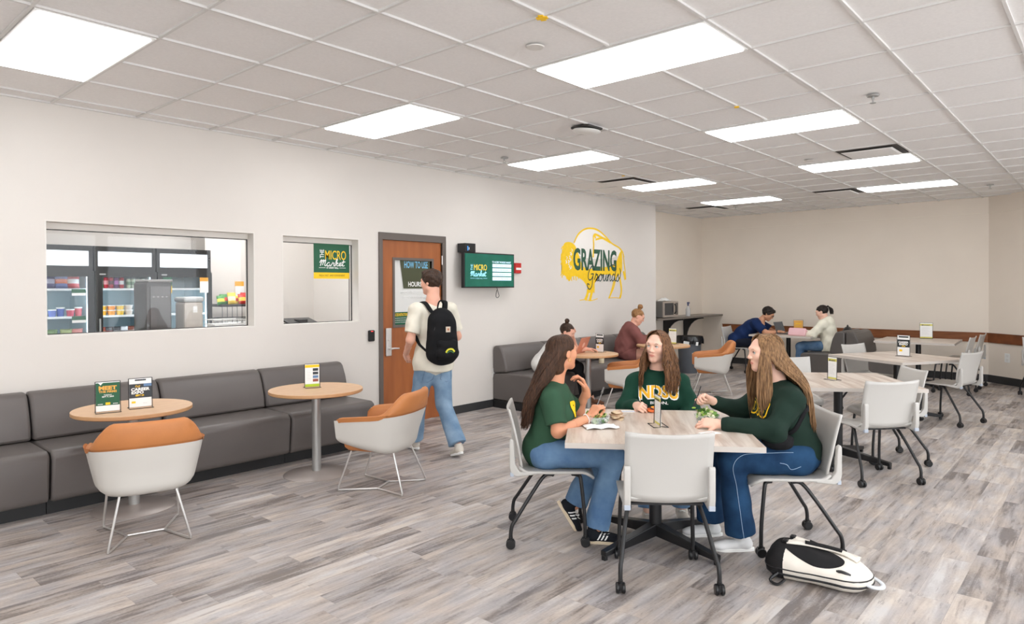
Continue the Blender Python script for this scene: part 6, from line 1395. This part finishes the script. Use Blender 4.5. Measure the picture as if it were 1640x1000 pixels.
# ---------------------------------------------------------------- people further back
JW = dict(P=(0, -.06, .56), C=(0, .10, .76), N=(0, .20, .86), SL=(-.15, .17, .83), SR=(.15, .17, .83), EL=(-.16, .42, .745), ER=(.19, .36, .75), WL=(-.09, .36, .93), WR=(.10, .52, .765),
          HL=(-.09, -.03, .55), HR=(.09, -.03, .55), KL=(-.12, .40, .53), KR=(.10, .42, .53), AL=(-.12, .62, .10), AR=(.08, .50, .09), TL=(-.12, .78, .085), TR=(.10, .66, .085))
person(7.0, 5.62, -48, 'woman with a hair bun in a white cardigan leaning over the rose gold laptop', JW, SK3, 'long', M_CARD, 'slim', M_BLKC, SH_SAND,
    dict(c=(-.02, .29, .985), rot=(-22, -22, 8), s=1), hair_short(HR_BR, bun=((0, -.05, .135), .032), thick=.008, rough=.002), M_IRISN, HR_BR,
    dict(L=dict(d=(.1, -.2, .9), n=(.8, -.1, .0), curl=(.8, .8, .8, .8)), R=dict(d=(-.2, .95, 0), n=(0, 0, -1), curl=(.3, .3, .3, .3))), sleeve='short', fine=False, top_name='cardigan', leg_name='trousers', w=.15, bust=.03)
JW2 = dict(P=(0, -.05, .57), C=(0, .0, .81), N=(0, .06, .965), SL=(-.18, .03, .90), SR=(.18, .03, .90), EL=(-.24, .15, .76), ER=(.25, .14, .76), WL=(-.08, .40, .755), WR=(.10, .40, .755),
          HL=(-.11, -.02, .55), HR=(.11, -.02, .55), KL=(-.12, .42, .54), KR=(.13, .42, .54), AL=(-.12, .42, .09), AR=(.12, .40, .09), TL=(-.12, .58, .085), TR=(.12, .56, .085))
person(9.06, 5.62, -50, 'woman with a top bun in a maroon hoodie sitting at the far round table', JW2, SK3, 'long', M_MAR, 'short', M_MAR, SH_WHITE,
    dict(c=(0, .13, 1.115), rot=(-4, -26, 0), s=1.02, jaw=1.1), hair_short(HR_GI, bun=((0, -.03, .145), .04), thick=.008, rough=.003), M_IRISN, HR_GI,
    dict(L=dict(d=(.3, .9, 0), n=(0, 0, -1), curl=(.3, .3, .3, .3)), R=dict(d=(-.3, .9, 0), n=(0, 0, -1), curl=(.3, .3, .3, .3))), fine=False, top_name='hoodie', leg_name='shorts', hood=True, w=.20, dpt=.16, armr=1.35, legr=1.3, bust=.06, belly=.03, folds_=.006)
JP = dict(P=(0, -.06, .58), C=(0, .20, .82), N=(0, .37, .94), SL=(-.19, .31, .90), SR=(.19, .31, .90), EL=(-.24, .52, .745), ER=(.24, .50, .745), WL=(-.04, .68, .76), WR=(.06, .70, .755),
          HL=(-.10, -.03, .56), HR=(.10, -.03, .56), KL=(-.13, .40, .53), KR=(.13, .40, .53), AL=(-.12, .36, .09), AR=(.12, .30, .09), TL=(-.12, .52, .085), TR=(.12, .46, .085))
person(12.22, 5.22, -78, 'man with glasses in a navy polo leaning on the far table', JP, SK4, 'short', M_NAVY, 'long', M_NPANT, SH_DARK,
    dict(c=(0, .50, 1.075), rot=(0, -34, 0), s=1.04, jaw=1.1), hair_short(HR_BK, thick=.02, rough=.005, fringe=1), M_IRISN, HR_BK,
    dict(L=dict(d=(.6, .7, 0), n=(.2, 0, -1), curl=(.6, .6, .6, .6)), R=dict(d=(-.6, .7, 0), n=(-.2, 0, -1), curl=(.6, .6, .6, .6))), fine=False, male=True, sleeve='short', top_name='polo_shirt', leg_name='trousers', w=.185, dpt=.13, armr=1.25, folds_=.005, belly=.02)
gl = bpy.data.objects['person.006']; hcG = V((0, .50, 1.075)); RG = Rm(0, -34, 0)
mb = MB()
for sx in (-1, 1):
    mb.tube([hcG+(RG @ V((sx*.031+.021*math.cos(a), .098, .001+.016*math.sin(a))))*1.04 for a in [2*PI*k/14 for k in range(15)]], .0022, 5)
    mb.tube([hcG+(RG @ V((sx*.052, .096, .004)))*1.04, hcG+(RG @ V((sx*.078, -.005, .006)))*1.04], .0022, 5)
mb.tube([hcG+(RG @ V((-.01, .099, .004)))*1.04, hcG+(RG @ V((.01, .099, .004)))*1.04], .0022, 5)
mb.build('glasses', M_BLKP, gl)
JH = dict(P=(0, -.06, .57), C=(0, .0, .84), N=(0, .05, .985), SL=(-.16, .03, .93), SR=(.16, .03, .93), EL=(-.22, .18, .74), ER=(.22, .18, .74), WL=(-.10, .42, .76), WR=(.10, .42, .76),
          HL=(-.09, -.03, .55), HR=(.09, -.03, .55), KL=(-.11, .42, .53), KR=(.11, .42, .53), AL=(-.12, .42, .09), AR=(.12, .42, .09), TL=(-.12, .58, .085), TR=(.12, .58, .085))
person(12.28, 3.70, 92, 'woman with a black ponytail in a cream hoodie sitting on the booth', JH, SK2, 'long', M_CREAM, 'long', M_DM, SH_WHITE,
    dict(c=(0, .09, 1.13), rot=(0, -18, 0), s=1), hair_short(HR_BK, tail=1, thick=.010, rough=.003), M_IRISN, HR_BK,
    dict(L=dict(d=(.2, .95, 0), n=(0, 0, -1), curl=(.4, .4, .4, .4)), R=dict(d=(-.2, .95, 0), n=(0, 0, -1), curl=(.4, .4, .4, .4))), fine=False, top_name='hoodie', hood=True, w=.165, dpt=.125, armr=1.25, folds_=.007, shirt_hem=.47)

# ---------------------------------------------------------------- backpack lying on the floor
fb = empty('backpack', (3.80, 1.20, 0), R(-84), 'cream and black backpack lying on the floor right of the front table', 'backpack')
M_FBC = cloth('cream_canvas', (226, 219, 208)); M_FBB = cloth('black_mesh', (34, 33, 34), var=.15)
def P3(x, y, z): return (x, y, z)
s = SDF()
for yy_ in (-.075, .0, .075): s.cap((-.16, yy_, .085), (.13, yy_*.8, .07), .08, .065, k=.06)
s.ell((.19, 0, .06), (.085, .11, .055), k=.06); s.ell((0, 0, -.04), (.5, .5, .043), op='s', k=.01)
v, fa = s.mesh(.0065, folds(.003, 26, 21)); ce = v[fa].mean(1)
mi = np.where(ce[:, 0] < -.135, 1, 0); mi[:] = mi
link('pack_body', npmesh([(v, fa, mi)]), [M_FBC, M_FBB], fb, angle=180)
bvb = BVHTree.FromPolygons([V(p) for p in v], [tuple(int(i) for i in g) for g in fa])
def _pan(u, w_):
    a = 2*PI*u; x_ = -.01+.155*w_*math.cos(a)-.02*w_*math.sin(a); y_ = -.045+.082*w_*math.sin(a)
    h = bvb.ray_cast(V((x_, y_, .4)), V((0, 0, -1))); return (h[0] if h[0] is not None else V((x_, y_, .1)))+V((0, 0, .004-.003*w_**6))
mb = MB(); mb.grid(49, 14, _pan); mb.build('back_panel', M_FBB, fb, angle=180)
for sy in (-1, 1):
    P_ = []
    for (x_, y_) in (((.20, .02), (.12, .035), (.03, .03), (-.06, .01), (-.15, -.02)) if sy < 0 else ((.19, .06), (.12, .105), (.03, .125), (-.06, .12), (-.14, .10))):
        h = bvb.ray_cast(V((x_, y_, .4)), V((0, 0, -1))); z_ = h[0].z if h[0] is not None else .1; P_.append(V((x_, y_, z_+.008+.006*math.sin((x_+.14)/.33*PI))))
    mb = MB(); mb.tube(curve_pts(P_, 5), [.026]*21, 8, flat=.3); st = mb.build('shoulder_strap', M_FBC, fb, angle=180)
    mb = MB(); mb.tube(curve_pts([p+V((0, 0, .008)) for p in P_[1:4]], 4), [.022]*9, 8, flat=.3); mb.build('strap_pad', M_FBB, st, angle=180)
    mb = MB(); e_ = P_[-1]; mb.box(-.016, .012, -.018, .018, -.006, .012, 0, TR(e_)); mb.build('strap_buckle', M_BLKP, st, smooth=False, bevel=.004)
for zz in (.045, .075):
    P_ = []
    for k in range(40):
        a = 2*PI*k/39; og = V((.5*math.cos(a), .4*math.sin(a), zz)); h = bvb.ray_cast(og, (V((0, 0, zz))-og).normalized()); P_.append(h[0] if h[0] is not None else V((.25*math.cos(a), .15*math.sin(a), zz)))
    mb = MB(); mb.tube(P_, .007 if zz < .06 else .004, 6); mb.build('zipper', M_BLKP, fb, angle=180)
mb = MB(); mb.tube(curve_pts([(.20, -.06, .07), (.27, -.06, .05), (.31, -.02, .04), (.31, .03, .04), (.27, .06, .05), (.20, .06, .07)], 5), .012, 8, flat=.7); mb.build('top_handle', mat('pale_grey_strap', (205, 208, 212), .6), fb)
mb = MB(); mb.tube(curve_pts([(.10, -.10, .10), (.14, -.115, .115), (.18, -.10, .10)], 4), .008, 6); mb.build('side_loop', M_BLKP, fb)
mb = MB(); mb.tube(curve_pts([(-.16, -.15, .05), (-.19, -.19, .02), (-.15, -.20, .008), (-.12, -.17, .03)], 4), .008, 6); mb.build('loose_strap', M_BLKP, fb)
